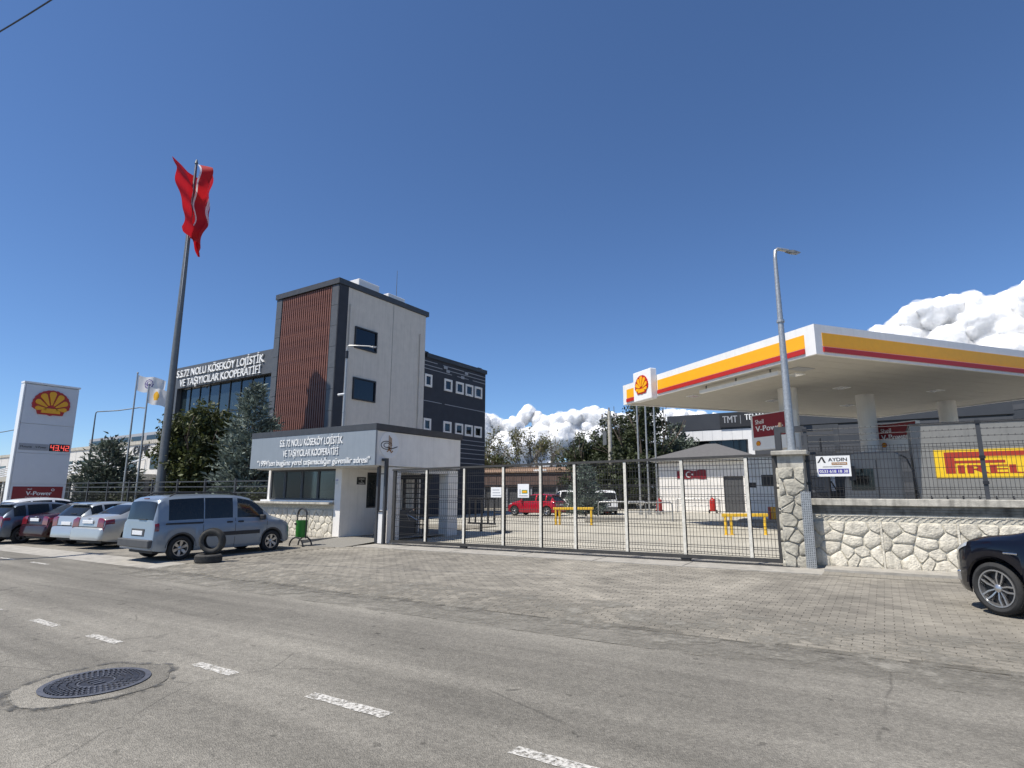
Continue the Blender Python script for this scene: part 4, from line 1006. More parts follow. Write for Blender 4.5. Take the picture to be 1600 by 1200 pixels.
ROWN = 11
def make_car(name, label, cat, s, t, rot, spec, group=None):
    """car with its rear axle at (s, t) on the paving; heading +y turned by rot (clockwise from above)"""
    z0 = gz(s, t)+spec.get('off', PV)
    root = thing(name, label, cat, (s, t, z0), pi/2-rot, group)
    top = pchip(*zip(*spec['prof'])); belt = pchip(*zip(*spec['belt'])); hw = pchip(*zip(*spec['hw'])); tum = spec.get('tum', .74)
    R, wb, W = spec.get('R', .31), spec['wb'], spec.get('W', .2); xr, xf = spec['prof'][0][0], spec['prof'][-1][0]; arch = R+.055; sill = spec.get('sill', .21)
    tumf = pchip(*zip(*spec['tumx'])) if 'tumx' in spec else (lambda x: tum)
    def zlow(x):
        z = sill+.06*max(0, (x-(xf-.5))/.5)+.08*max(0, ((xr+.45)-x)/.45)
        for ax in (0, wb):
            if abs(x-ax) < arch: z = max(z, R+sqrt(arch*arch-(x-ax)**2))
        return z
    def ring(x):
        zt, w, zl = top(x), hw(x), zlow(x); zt = max(zt, zl+.06); b = min(belt(x), zt-.03); b = max(b, zl+.03); h = zt-b; tm = tumf(x)
        zs = b-.06 if b-zl > .2 else b-(b-zl)*.3
        m1 = zl+(zs-zl)*.5
        return [(w*.93, zl), (w*.985, zl+(zs-zl)*.14), (w, m1), (w*.99, zs), (w*.957, b), (w*(.957-.08*(1-tm)), b+.10*h), (w*(.957-.5*(.957-tm)), b+.52*h), (w*tm, b+.86*h), (w*(tm-.075), b+.955*h), (w*.42, b+.99*h), (0, zt)]
    xs = set(spec['cuts'])
    for x0, x1 in zip(spec['prof'], spec['prof'][1:]):
        k = max(1, int((x1[0]-x0[0])/.16)); [xs.add(x0[0]+(x1[0]-x0[0])*i/k) for i in range(k+1)]
    for ax in (0, wb):
        for i in range(13): xs.add(ax-arch*cos(pi*i/12))
    xs = sorted(x for x in xs if xr <= x <= xf); o = [xs[0]]
    for x in xs[1:]:
        if x-o[-1] > .006: o.append(x)
    xs = o; rings = [ring(x) for x in xs]; full = 2*ROWN-1
    V = []
    for x, r in zip(xs, rings): V += [(x, -y, z) for y, z in r] + [(x, y, z) for y, z in reversed(r[:-1])]
    body, gl = [], {}
    inside = lambda x, iv: any(a-1e-4 <= x <= c+1e-4 for a, c in iv)
    for i in range(len(xs)-1):
        xm = (xs[i]+xs[i+1])/2
        for j in range(full-1):
            jj = j if j < ROWN-1 else full-2-j; side = 'r' if j < ROWN-1 else 'l'; f = (i*full+j, (i+1)*full+j, (i+1)*full+j+1, i*full+j+1); key = None
            if jj in (5, 6):
                for k, iv in enumerate(spec['side']):
                    if iv[0] <= xm <= iv[1]: key = ('side_window', k, side)
            elif jj >= 7:
                if spec['rear'][0] <= xm <= spec['rear'][1]: key = ('rear_window', 0, '')
                elif spec['front'][0] <= xm <= spec['front'][1]: key = ('windscreen', 0, '')
            if key: gl.setdefault(key, []).append(f)
            else: body.append(f)
    body.append(tuple(range(full-1, -1, -1))); body.append(tuple((len(xs)-1)*full+j for j in range(full)))
    pm = spec['paint']
    bm = MB(); bm.v = V; bm.f = body; bo_ = bm.build('body', pm, root, fix=True, smooth=33)
    bmm = bmesh.new(); bmm.from_mesh(bo_.data); bmesh.ops.delete(bmm, geom=[v for v in bmm.verts if not v.link_faces], context='VERTS'); bmm.to_mesh(bo_.data); bmm.free()
    for key, fs in gl.items():
        used = sorted({i for f in fs for i in f}); ix = {u: k for k, u in enumerate(used)}
        g = MB(); g.v = [V[u] for u in used]; g.f = [tuple(ix[i] for i in f) for f in fs]; g.build(key[0], spec.get('glass', 'glass_car') if key[1] == 2 or key[0] == 'windscreen' else 'glass_car', root, smooth=60)
    # under body and cabin
    u = MB().box(xr+.18, xf-.25, -.60, .60, sill-.02, R+arch-.04); u.box(xr+.5, xf-.6, -hw(1)*.9, hw(1)*.9, sill-.015, sill+.25) if False else None
    for ax in (0, wb):
        pass
    u.build('underbody', 'plastic_black', root)
    c = MB(); zb = belt(1.0)
    c.box(.05, .95, -.58, .58, .5, zb-.15)
    c.build('cabin_floor', 'interior', root)
    for x in spec.get('seats', (.55, 1.35)):
        for y in (-.34, .34):
            st = MB().cbox((x-.12, y, zb-.02), (1, 0, .18), (0, 1, 0), (-.18, 0, 1), .07, .22, .30).build('seat', 'interior', root, bevel=.03); MB().cbox((x-.19, y, zb+.36), (1, 0, .1), (0, 1, 0), (-.1, 0, 1), .04, .12, .08).build('headrest', 'interior', st, bevel=.02)
    MB().box(spec['front'][1]-.45, spec['front'][1]+.05, -hw(1)*.8, hw(1)*.8, .5, belt(spec['front'][1]-.1)-.02).build('dashboard', 'interior', root)
    # wheels
    tm, rm, km = wheel_meshes(spec.get('wheel', 'six'), R, W)
    for ax in (0, wb):
        for sd in (-1, 1):
            wo = bpy.data.objects.new('wheel', tm); link(wo, root); wo.location = (ax, sd*(hw(ax)-W*.5-.015), R); wo.rotation_euler = (0, random.uniform(0, 6), 0 if sd < 0 else pi)
            for me in (rm, km): q = bpy.data.objects.new(me.name.split('.')[0], me); link(q, wo)
    # surface point helper: row is a float along the ring, side -1 right, +1 left
    def sp(x, row, sd, out=.003):
        r = ring(x); i = min(int(row), ROWN-2); k = row-i; y = r[i][0]*(1-k)+r[i+1][0]*k; z = r[i][1]*(1-k)+r[i+1][1]*k
        return Vector((x, sd*(y+out), z))
    for sd in (-1, 1):
        for x in spec.get('seams', ()):
            b = MB(); n = 7
            for i in range(n+1):
                p = sp(x, .3+4.6*i/n, sd, .002); b.v += [(p.x-.006, p.y, p.z), (p.x+.006, p.y, p.z)]
                if i: b.f.append((2*i-2, 2*i-1, 2*i+1, 2*i))
            b.build('door_seam', 'plastic_black', root)
        for x, zz in spec.get('handles', ()):
            p = sp(x, 3.3, sd, .012); MB().cbox(p, (1, 0, 0), (0, 1, 0), (0, 0, 1), .085, .016, .022).build('door_handle', spec.get('handle_mat', pm), root, bevel=.008)
        mx = spec['mirror']; p = sp(mx[0], 4.6, sd, .09)
        MB().cbox(p+Vector((0, 0, .03)), (1, 0, 0), (0, 1, 0), (0, 0, 1), .06, .10, .075).build('door_mirror', spec.get('mirror_mat', pm), root, bevel=.025)
        if 'mould' in spec:
            a0, a1, row = spec['mould']; b = MB(); n = 16
            for i in range(n+1):
                x = a0+(a1-a0)*i/n; p, q = sp(x, row, sd, .012), sp(x, row+.3, sd, .012); b.v += [tuple(p), tuple(q)]
                if i: b.f.append((2*i-2, 2*i-1, 2*i+1, 2*i))
            b.build('side_moulding', 'plastic_black', root)
        if 'rail' in spec:
            a0, a1 = spec['rail']; pts = [Vector((a0, sd*hw(1)*.70, top(a0)-.02)), Vector((a0+.15, sd*hw(1)*.70, top(a0+.15)+.045))]+[Vector((a0+.15+(a1-a0-.3)*i/6, sd*hw(1)*.70, top(a0+.15+(a1-a0-.3)*i/6)+.05)) for i in range(1, 6)]+[Vector((a1-.15, sd*hw(1)*.70, top(a1-.15)+.045)), Vector((a1, sd*hw(1)*.70, top(a1)-.02))]
            MB().tube(pts, .018, 8).build('roof_rail', 'plastic_black', root)
        # wheel arch lips
        for ax in (0, wb):
            b = MB(); n = 16
            for i in range(n+1):
                a = pi*(.02+.96*i/n); x = ax-cos(a)*arch*.999; zz = R+sin(a)*arch; y = hw(x)*.93; w2 = spec.get('lip', .02)
                b.v += [(x, sd*(y+.035), zz), (ax-cos(a)*(arch+w2), sd*(hw(x)*.99+.008), R+sin(a)*(arch+w2)), (ax-cos(a)*(arch-.02), sd*(y-.2), R+sin(a)*(arch-.02))]
                if i: k = 3*i; b.f += [(k-3, k, k+1, k-2), (k-3, k-1, k+2, k)]
            b.build('wheel_arch', spec.get('arch_mat', 'plastic_black'), root)
    for xa, xb in spec.get('rear_seams', ()):
        b = MB(); n = 24; ra, rb = ring(xa), ring(xb)
        for i in range(n+1):
            row = 3+ (2*ROWN-2-6)*i/n; sg = -1 if row <= ROWN-1 else 1; rw = row if sg < 0 else 2*ROWN-2-row; p, q = sp(xa, min(rw, ROWN-1.001), sg, .002), sp(xb, min(rw, ROWN-1.001), sg, .002); b.v += [(p.x-.004, p.y, p.z), (q.x-.004, q.y, q.z)]
            if i: b.f.append((2*i-2, 2*i-1, 2*i+1, 2*i))
        b.build('rear_seam', 'plastic_black', root)
    for L in spec['lamps']:      # (name, mat, outline of (row,x)...) lamps that follow the body corner
        nm, m, x0, x1, r0, r1 = L[:6]; bk = L[6] if len(L) > 6 else 0
        for sd in (-1, 1):
            b = MB(); nx, nr = 6, 5
            for i in range(nx+1):
                for k in range(nr+1): b.v.append(tuple(sp(x0+(x1-x0)*i/nx, r0+(r1-r0)*k/nr, sd, .012)-Vector((bk, 0, 0))))
            b.f = [(i*(nr+1)+k, (i+1)*(nr+1)+k, (i+1)*(nr+1)+k+1, i*(nr+1)+k+1) for i in range(nx) for k in range(nr)]
            b.build(nm, m, root, smooth=60)
    for L in spec.get('boxes', ()):      # name, mat, x0,x1,y0,y1,z0,z1 (mirrored when y0 > 0)
        nm, m, *bb = L
        for sd in ((1, -1) if bb[2] > 0 else (1,)):
            ya, yb_ = sorted((sd*bb[2], sd*bb[3])); MB().box(bb[0], bb[1], ya, yb_, bb[4], bb[5]).build(nm, m, root, bevel=min(.02, .25*min(bb[1]-bb[0], bb[5]-bb[4])))
    return root, sp

def paint(name, col, metal=.45, rough=.32):
    m = mat('paint_'+name, col, rough, metal=metal, var=.03, scale=1.2, coat=.8, spec=.12); return 'paint_'+name
HWc = lambda a, w, f: [(a, w*.80), (a+.05, w*.90), (a+.2, w*.965), (a+.55, w), (1.3, w), (f-.7, w*.985), (f-.3, w*.90), (f-.1, w*.76), (f, w*.62)]
# light blue van
van = dict(prof=[(-.78, .40), (-.775, .50), (-.73, .55), (-.715, .60), (-.70, .98), (-.69, 1.05), (-.63, 1.50), (-.59, 1.58), (-.45, 1.65), (-.1, 1.69), (.8, 1.715), (1.5, 1.70), (1.95, 1.62), (2.35, 1.36), (2.72, 1.08), (2.95, 1.0), (3.25, .90), (3.42, .78), (3.50, .62), (3.54, .42)],
    belt=[(-.78, .96), (2.3, .98), (2.8, .95), (3.54, .80)], hw=[(-.78, .74), (-.73, .80), (-.6, .835), (-.3, .845), (2.3, .845), (2.9, .82), (3.25, .74), (3.45, .62), (3.54, .52)], tum=.83, wb=2.72, R=.31, sill=.22,
    side=[(-.36, .57), (.60, 1.42), (1.56, 2.42)], rear=(-.69, -.62), front=(1.98, 2.70), cuts=[-.36, .57, .60, 1.42, 1.56, 2.42, 1.98, 2.70, -.69, -.62], glass='glass_van', paint=paint('van', (.235, .275, .32), .25),
    seams=(.56, 1.50, 2.52), handles=((1.32, 0), (1.66, 0)), handle_mat='plastic_black', mirror=(2.32,), mirror_mat='plastic_black', mould=(.62, 2.28, 2.0), rail=(-.3, 1.6), wheel='six', arch_mat='plastic_grey', lip=.045,
    lamps=[('tail_light', 'tail_red', -.70, -.60, 2.6, 4.2), ('headlight', 'lamp_clear', 3.1, 3.36, 3.2, 4.3)],
    boxes=[('rear_bumper', 'plastic_grey', -.83, -.70, -.80, .80, .36, .56), ('slide_rail', 'plastic_black', -.45, .54, .834, .852, .93, .97), ('number_plate', 'plate', -.735, -.715, -.26, .26, .66, .77), ('plate_recess', 'plastic_grey', -.722, -.70, -.33, .33, .63, .82), ('high_stop_lamp', 'tail_red', -.60, -.565, -.12, .12, 1.585, 1.61), ('rear_wiper', 'plastic_black', -.72, -.69, -.35, .05, 1.05, 1.07)])
make_car('van', 'light blue small van with roof rails parked nearest the gatehouse', 'van', -16.66, 8.56, radians(0), van)

def sedan(pn, col, **k):
    d = dict(prof=[(-.99, .40), (-.985, .55), (-.95, .64), (-.90, .68), (-.88, .92), (-.84, .99), (-.72, 1.03), (-.42, 1.06), (-.36, 1.075), (.30, 1.37), (.55, 1.44), (1.0, 1.475), (1.35, 1.455), (1.65, 1.39), (2.40, 1.03), (2.55, .99), (3.0, .90), (3.28, .78), (3.38, .62), (3.42, .40)],
        belt=[(-.99, .90), (-.4, .95), (.5, .93), (2.4, .90), (3.42, .74)], hw=HWc(-.99, .85, 3.42), tumx=[(-.99, .8), (-.4, .78), (.3, .72), (1.6, .72), (2.5, .8), (3.42, .8)], wb=2.6, R=.305, side=[(.0, .58), (.66, 1.32), (1.4, 2.18)], rear=(-.34, .30), front=(1.67, 2.38), cuts=[.0, .58, .66, 1.32, 1.4, 2.18, -.34, .30, 1.67, 2.38], paint=paint(pn, col, k.get('metal', .5)),
        seams=(.36, 1.36, 2.3), handles=((.5, 0), (1.5, 0)), mirror=(2.05,), wheel='cover', rear_seams=((-.899, -.896),), lamps=[('tail_light', 'tail_red', -.905, -.60, 2.75, 4.4), ('tail_light', 'tail_red', -.897, -.848, 4.4, 8.5, .012), ('headlight', 'lamp_clear', 2.9, 3.25, 3.2, 4.4)],
        boxes=[('number_plate', 'plate', -.925, -.895, -.26, .26, .80, .91), ('boot_badge', 'chrome', -.89, -.868, -.06, .06, .93, .97)], seats=(.5, 1.4))
    d.update(k); return d
def hatch(pn, col, **k):
    d = dict(prof=[(-.74, .40), (-.735, .54), (-.69, .62), (-.66, .66), (-.64, .92), (-.60, 1.0), (-.28, 1.34), (-.2, 1.40), (.1, 1.45), (.7, 1.48), (1.2, 1.46), (1.5, 1.40), (2.3, 1.03), (2.45, .98), (2.9, .88), (3.15, .76), (3.24, .6), (3.28, .40)],
        belt=[(-.74, .92), (.5, .94), (2.2, .90), (3.28, .74)], hw=HWc(-.74, .86, 3.28), tumx=[(-.74, .8), (0, .74), (1.5, .72), (2.4, .8), (3.28, .8)], wb=2.58, R=.31, side=[(-.32, .05), (.12, .82), (.92, 2.02)], rear=(-.60, -.27), front=(1.52, 2.28), cuts=[-.32, .05, .12, .82, .92, 2.02, -.60, -.27, 1.52, 2.28], paint=paint(pn, col, k.get('metal', .5)),
        seams=(.0, .88, 2.15), handles=((.2, 0), (1.05, 0)), mirror=(1.92,), wheel='five', rear_seams=((-.659, -.656),), lamps=[('tail_light', 'tail_red', -.665, -.44, 2.9, 4.5), ('tail_light', 'tail_red', -.658, -.61, 4.4, 8.3, .012), ('headlight', 'lamp_clear', 2.75, 3.1, 3.2, 4.4)],
        boxes=[('number_plate', 'plate', -.68, -.655, -.26, .26, .70, .81), ('roof_spoiler', pn and 'paint_'+pn, -.36, -.16, -.5, .5, 1.375, 1.41), ('rear_wiper', 'plastic_black', -.56, -.50, -.3, .02, 1.075, 1.09)], seats=(.4, 1.3))
    d.update(k); return d
make_car('car', 'silver saloon with red triangular tail lights parked beside the blue van', 'car', -21.95, 9.62, radians(-10), sedan('silver', (.46, .47, .46)))
make_car('car', 'small silver hatchback squeezed between the red and silver saloons', 'car', -23.95, 9.55, radians(-9), hatch('pale_silver', (.42, .45, .46)))
make_car('car', 'dark red saloon parked left of the silver hatchback', 'car', -25.95, 9.55, radians(-9), sedan('maroon', (.022, .002, .004), metal=0))
make_car('car', 'slate grey hatchback parked left of the dark red saloon', 'car', -27.75, 8.6, radians(-8), hatch('slate', (.10, .125, .16)))
make_car('car', 'white car at the far left end of the parked row', 'car', -30.3, 9.6, radians(-6), hatch('white', (.7, .71, .72), metal=0, prof=[(-.74, .40), (-.735, .54), (-.69, .62), (-.66, .66), (-.64, .98), (-.60, 1.06), (-.42, 1.46), (-.3, 1.54), (.1, 1.60), (.7, 1.63), (1.2, 1.61), (1.5, 1.55), (2.3, 1.10), (2.45, 1.03), (2.9, .92), (3.15, .78), (3.24, .6), (3.28, .40)], rear=(-.60, -.40)))
# black saloon at the right edge
dk = hatch('black', (.003, .0035, .008), metal=0, wheel='ten', R=.335, W=.225, lip=.02, arch_mat='paint_black', wb=2.64,
    prof=[(-.95, .40), (-.945, .54), (-.90, .62), (-.86, .66), (-.84, .92), (-.80, 1.0), (-.35, 1.30), (-.2, 1.38), (.1, 1.45), (.7, 1.495), (1.2, 1.48), (1.5, 1.42), (2.3, 1.10), (2.45, 1.06), (2.9, .99), (3.15, .90), (3.30, .78), (3.38, .66), (3.42, .50), (3.43, .38)],
    belt=[(-.95, .92), (.5, .96), (2.2, .97), (2.9, .93), (3.2, .82), (3.43, .66)], hw=[(-.95, .7), (-.8, .8), (-.4, .88), (.5, .895), (2.4, .895), (2.9, .875), (3.15, .80), (3.32, .66), (3.43, .48)], rear=(-.80, -.27), lamps=[('tail_light', 'tail_red', -.86, -.6, 3.0, 4.7), ('headlight', 'lamp_clear', 2.98, 3.24, 3.15, 4.35)],
    boxes=[('indicator', 'chrome', 2.28, 2.46, .893, .905, .80, .825), ('fog_trim', 'chrome', 3.20, 3.26, .735, .765, .36, .50)])
make_car('car', 'glossy black car with ten spoke alloy wheels cut by the right edge', 'car', 9.68-3.05, 0.0+9.0, 0, dk) if False else None
def st(x, y): return (x*cos(A)-y*sin(A), x*sin(A)+y*cos(A))
ds, dt = st(7.88, 5.65)
dko, dsp = make_car('car', 'glossy black car with ten spoke alloy wheels cut by the right edge', 'car', ds, dt, radians(-12.2)-A, dk)
# yard vehicles
make_car('car', 'bright red hatchback parked in the yard seen through the gate', 'car', -19.3, 35.5, radians(-90), hatch('red', (.42, .012, .03), metal=.25))
wv = dict(van); wv['paint'] = paint('van_white', (.74, .74, .73), 0); wv['glass'] = 'glass_car'
make_car('van', 'white van with roof rails standing behind the red hatchback', 'van', -19.6, 40.4, radians(-62), wv, 'white vans in the yard')
make_car('van', 'white van half hidden by the small spruce in the yard', 'van', -16.6, 38.2, radians(-30), wv, 'white vans in the yard')

# trailer and fuel pumps behind the fence
tk = thing('lorry_trailer', 'grey box trailer with a yellow and red lettered panel behind the fence', 'trailer', (4, 24, gz(4, 24)+PV))
TKZ = gz(4, 24)+PV
part('box_body', 'trailer', tk, .95, 14, 24.0, 26.4, 1.35, 3.98)
part('side_rail', 'black_steel', tk, .9, 14, 23.97, 24.0, 1.22, 1.35); part('top_edge', 'black_steel', tk, .93, 14, 23.98, 26.42, 3.98, 4.05)
for i in range(20): part('lashing_post', 'black_steel', tk, 1.3+.42*i, 1.34+.42*i, 23.96, 23.969, 1.30, 1.62)
pn = part('advert_panel', 'pirelli_yellow', tk, 1.52, 6.6, 23.98, 23.999, 2.20, 3.12); yy = 23.98
PX = 1.80
MB().prism([(0, 0), (.26, 0), (.26, .33), (1.55, .33), (1.55, .42), (.26, .42), (.26, .50), (2.75, .50), (2.86, .53), (2.92, .60), (2.86, .67), (2.75, .70), (0, .70)], (PX, yy, 2.34), (1, 0, 0), (0, 0, 1), .004).build('long_letter', 'pirelli_red', pn, world=True)
MB().prism([(.95, .44), (2.55, .44), (2.55, .49), (.95, .49)], (PX, yy, 2.40), (1, 0, 0), (0, 0, 1), .007).build('stroke_gap', 'pirelli_yellow', pn, world=True)
text('IRELLI', 'pirelli_red', pn, (PX+.36, yy, 2.34), (1, 0, 0), (0, 0, 1), .285, 2.35, .004, .05)
for x in (9.5, 10.8): MB().cyl((x, 24.1, TKZ+.5), (x, 24.4, TKZ+.5), .5, n=24).build('wheel', 'rubber', tk, world=True, smooth=40)
for x in (2.2, 8.0): part('landing_leg', 'black_steel', tk, x, x+.15, 24.3, 24.45, TKZ, 1.22)
lc = thing('lorry_cab', 'pale grey lorry cab in front of the box trailer', 'lorry', (0, 24.5, gz(0, 24.5)+PV))
MB().prism([(-1.15, .55), (.6, .55), (.6, 2.75), (.45, 2.9), (-.75, 2.9), (-.95, 2.75), (-1.15, 1.9), (-1.2, 1.3)], (0, 26.2, TKZ), (1, 0, 0), (0, 0, 1), 2.1).build('cab_shell', 'trailer', lc, world=True, bevel=.04, fix=True)
part('side_window', 'glass_dark', lc, -.95, -.25, 24.085, 24.098, TKZ+1.55, TKZ+2.3); part('door_line', 'plastic_black', lc, -.15, -.13, 24.085, 24.098, TKZ+.9, TKZ+2.6); part('grille', 'plastic_black', lc, -1.22, -1.15, 24.3, 26.0, TKZ+.7, TKZ+1.4)
MB().cyl((-.55, 24.02, TKZ+.52), (-.55, 24.4, TKZ+.52), .52, n=24).build('wheel', 'rubber', lc, world=True, smooth=40); part('mirror', 'plastic_black', lc, -1.0, -.8, 23.85, 24.0, TKZ+1.9, TKZ+2.4); part('fuel_tank', 'plastic_grey', lc, .2, .85, 24.1, 24.8, TKZ+.45, TKZ+1.05)
part('step', 'plastic_black', lc, -.25, .25, 24.0, 24.08, TKZ+.35, TKZ+.9); MB().tube([(.6, 24.05, TKZ+2.75), (.75, 24.02, TKZ+2.65), (.9, 23.95, TKZ+2.2), (.98, 23.94, TKZ+1.3)], .03, 6).build('air_hose', 'plastic_black', lc, world=True)
def pump(lab, s, t, w, d, h, tall):
    z = gz(s, t)+PV; p = thing('fuel_dispenser', lab, 'fuel pump', (s, t, z)); isl = MB().box(s-w/2-.5, s+w/2+.5, t-d/2-.4, t+d/2+.4, z-.05, z+.14).build('island', 'concrete', p, world=True, bevel=.03); z += .14
    MB().box(s-w/2, s+w/2, t-d/2, t+d/2, z, z+h).build('cabinet', 'white_gloss' if tall else 'plastic_grey', p, world=True, bevel=.03)
    yf = t-d/2
    part('screen', 'ink', p, s-.05, s+w/2-.08, yf-.012, yf-.001, z+h*.52, z+h*.70); part('keypad', 'ink', p, s-w/2+.1, s-w/2+.42, yf-.012, yf-.001, z+h*.50, z+h*.58)
    part('red_strip', 'red', p, s+.15, s+.28, yf-.012, yf-.001, z+.02, z+h*.2); part('yellow_strip', 'yellow', p, s+.281, s+w/2-.02, yf-.012, yf-.001, z+.02, z+h*.2)
    part('blue_panel', 'totem_face', p, s-w/2+.03, s-.1, yf-.012, yf-.001, z+h*.62, z+h*.97)
    for k in range(2):
        x = s+w/2+.03; y = t-.15+.3*k; MB().tube([(x, y, z+h*.9), (x+.18, y-.03, z+h*.7), (x+.2, y-.05, z+.4), (x+.08, y-.03, z+.25), (x+.02, y, z+.9)], .018, 6).build('hose', 'rubber', p, world=True); part('nozzle', 'plastic_black', p, x-.02, x+.06, y-.05, y+.05, z+.85, z+1.15)
    return p
pump('tall white fuel dispenser with a black screen left of the stone pillar', -5.2, 32.5, 1.5, .8, 3.2, True)
pump('dark grey fuel dispenser behind the hanging banner', -2.2, 24.6, 1.1, .7, 2.0, False)
pump('grey fuel dispenser between the canopy column and the lorry cab', -1.6, 28.5, 1.1, .7, 2.3, False)

# ------------------------------------------------------------------ price totem
TS, TT, TWd, THt = -35.4, 10.7, 2.3, 7.0
tz = gz(TS, TT)
to = thing('price_totem', 'tall white fuel price totem with a red and yellow shell emblem', 'price sign', (TS, TT+TWd/2, tz))
MB().box(TS-.42, TS-.10, TT-.0, TT+TWd, tz-.1, THt).build('body', 'white_panel', to, world=True, bevel=.04)
part('edge_strip', 'white_gloss', to, TS-.46, TS-.03, TT-.06, TT-.001, tz, THt-.04); part('top_cap', 'white_gloss', to, TS-.47, TS-.02, TT-.07, TT+TWd+.03, THt+.001, THt+.09)
zb = [tz+.02, 2.05, 3.55, 5.0, THt-.03]
for a, c in zip(zb, zb[1:]): part('face_panel', 'totem_face', to, TS-.099, TS-.05, TT+.02, TT+TWd-.02, a+.012, c-.012)
pecten(to, (TS-.05, TT+TWd*.5, 6.03), (0, 1, 0), UP, .80, .06)
pr = part('price_strip', 'stripe_grey', to, TS-.0495, TS-.035, TT+.10, TT+1.30, 3.70, 4.02)
text('Motorin', 'ink', pr, (TS-.034, TT+.16, 3.81), (0, 1, 0), UP, .11, .45, .003, .02); text('V-Power', 'ink', pr, (TS-.034, TT+.76, 3.81), (0, 1, 0), UP, .11, .45, .003, .02)
ld = part('led_panel', 'led_off', to, TS-.0495, TS-.03, TT+1.33, TT+2.2, 3.69, 4.05)
SEG = {'4': 'bcfg', '3': 'abcdg', '2': 'abdeg'}
def seg(ch, y, z, w, h, t=.028):
    R_ = {'a': (y, y+w, z+h-t, z+h), 'd': (y, y+w, z, z+t), 'g': (y, y+w, z+h/2-t/2, z+h/2+t/2), 'b': (y+w-t, y+w, z+h/2, z+h), 'c': (y+w-t, y+w, z, z+h/2), 'f': (y, y+t, z+h/2, z+h), 'e': (y, y+t, z, z+h/2)}
    b = MB()
    for k, q in enumerate(SEG[ch]): a = R_[q]; b.box(TS-.0295-.0005*k, TS-.02-.001*k, *a)
    b.build('digit', 'led_red', ld, world=True)
for ch, y in (('4', 1.38), ('3', 1.58), ('4', 1.82), ('2', 2.02)): seg(ch, TT+y, 3.73, .15, .27)
part('digit_point', 'led_red', ld, TS-.0295, TS-.02, TT+1.755, TT+1.79, 3.73, 3.765)
rp = part('red_panel', 'red_deep', to, TS-.0495, TS-.03, TT+.12, TT+TWd-.14, 1.28, 1.92)
text('Shell', 'letter_white', rp, (TS-.03, TT+.70, 1.77), (0, 1, 0), UP, .07, None, .003, .01); text('V-Power', 'letter_white', rp, (TS-.03, TT+.66, 1.50), (0, 1, 0), UP, .20, 1.05, .004, .03)
text('Performance Booster', 'letter_white', rp, (TS-.03, TT+.66, 1.38), (0, 1, 0), UP, .055, .95, .003, .01); MB().tube([(TS-.025, TT+1.74+.06*cos(k*pi/6), 1.76+.05*sin(k*pi/6)) for k in range(12)], .014, 5, closed=True).build('ring_mark', 'letter_white', rp, world=True)

# ------------------------------------------------------------------ flagpoles, lamps, cable
def cloth(name, f, nu, nv, mats, pick, parent):
    b = MB(); b.v = [tuple(f(i/nu, j/nv)) for j in range(nv+1) for i in range(nu+1)]
    b.f = [(j*(nu+1)+i, j*(nu+1)+i+1, (j+1)*(nu+1)+i+1, (j+1)*(nu+1)+i) for j in range(nv) for i in range(nu)]
    o = b.build(name, mats, parent, world=True, smooth=80)
    for p in o.data.polygons: i, j = p.index % nu, p.index//nu; p.material_index = pick((i+.5)/nu, (j+.5)/nv)
    return o
fx, fy = -33.2, 16.5; fz = gz(fx, fy)
fp = thing('flagpole', 'tall dark tapering steel flagpole with the limp red flag', 'flagpole', (fx, fy, fz))
MB().tube([(fx, fy, fz), (fx, fy, 7), (fx, fy, 14), (fx, fy, 21.2)], [.24, .20, .15, .07], 16).build('pole', 'grey_pole', fp, world=True, smooth=40)
part('base_plate', 'grey_pole', fp, fx-.4, fx+.4, fy-.4, fy+.4, fz, fz+.06); MB().cyl((fx, fy, 21.2), (fx, fy, 21.45), .1, .04, 12).build('finial', 'grey_pole', fp, world=True)
MB().cyl((fx+.16, fy-.1, 1.4), (fx+.09, fy-.08, 21.0), .012, n=5).build('halyard', 'white_gloss', fp, world=True)
fg = thing('flag', 'large red flag hanging limp in folds from the tall pole', 'flag', (fx, fy, 18))
rx = Vector((cos(A), sin(A), 0)); ry = Vector((-sin(A), cos(A), 0))
def bigflag(u, v):
    # hoist on the pole; the cloth swings right, folds back and its fly end blows up to the left
    base = 21.0-4.6*v-.5*u*(1-v)
    xr_ = .76*(1-.45*abs(v-.3)**1.2)
    if u < .13: x = xr_*sin(u/.13*pi/2); yb = 0
    elif u < .55: x = xr_*(1+.25*sin(pi*(u-.13)/.42)-.3*(u-.13)/.42); yb = 1.6*(u-.13)/.42
    else: k = (u-.55)/.45; x = xr_*.78*(1-k)+(-.72*(1-v)**1.5-.2*(1-v)-.36)*k; yb = 1.6-2.7*k
    drop = .6*sin(pi*min(1, u*1.25))*(.4+.6*v)-.15*max(0, u-.6)*(1-v)
    y = yb-.2-.22*sin(u*13+v*5)-.16*sin(v*9+u*5)-.07*sin(v*23+u*9)
    x += .09*sin(v*10+u*7)+.06*sin(u*23+v*3)+.05*sin(v*19+u*4)
    away = Vector((fx, fy, 0)).normalized(); side = Vector((away.y, -away.x, 0))
    return Vector((fx, fy, base-drop))+side*(x+.08)+away*(y-.12)
def flagpick(u, v):
    x, y = u*1.5, v-.5
    c1 = (x-.5)**2+y*y < .25**2; c2 = (x-.5625)**2+y*y < .2**2
    return 1 if (c1 and not c2) or ((x-.85)**2+y*y < .085**2) or u < .012 else 0
cloth('cloth', bigflag, 100, 80, ['flag_red', 'flag_white'], flagpick, fg)
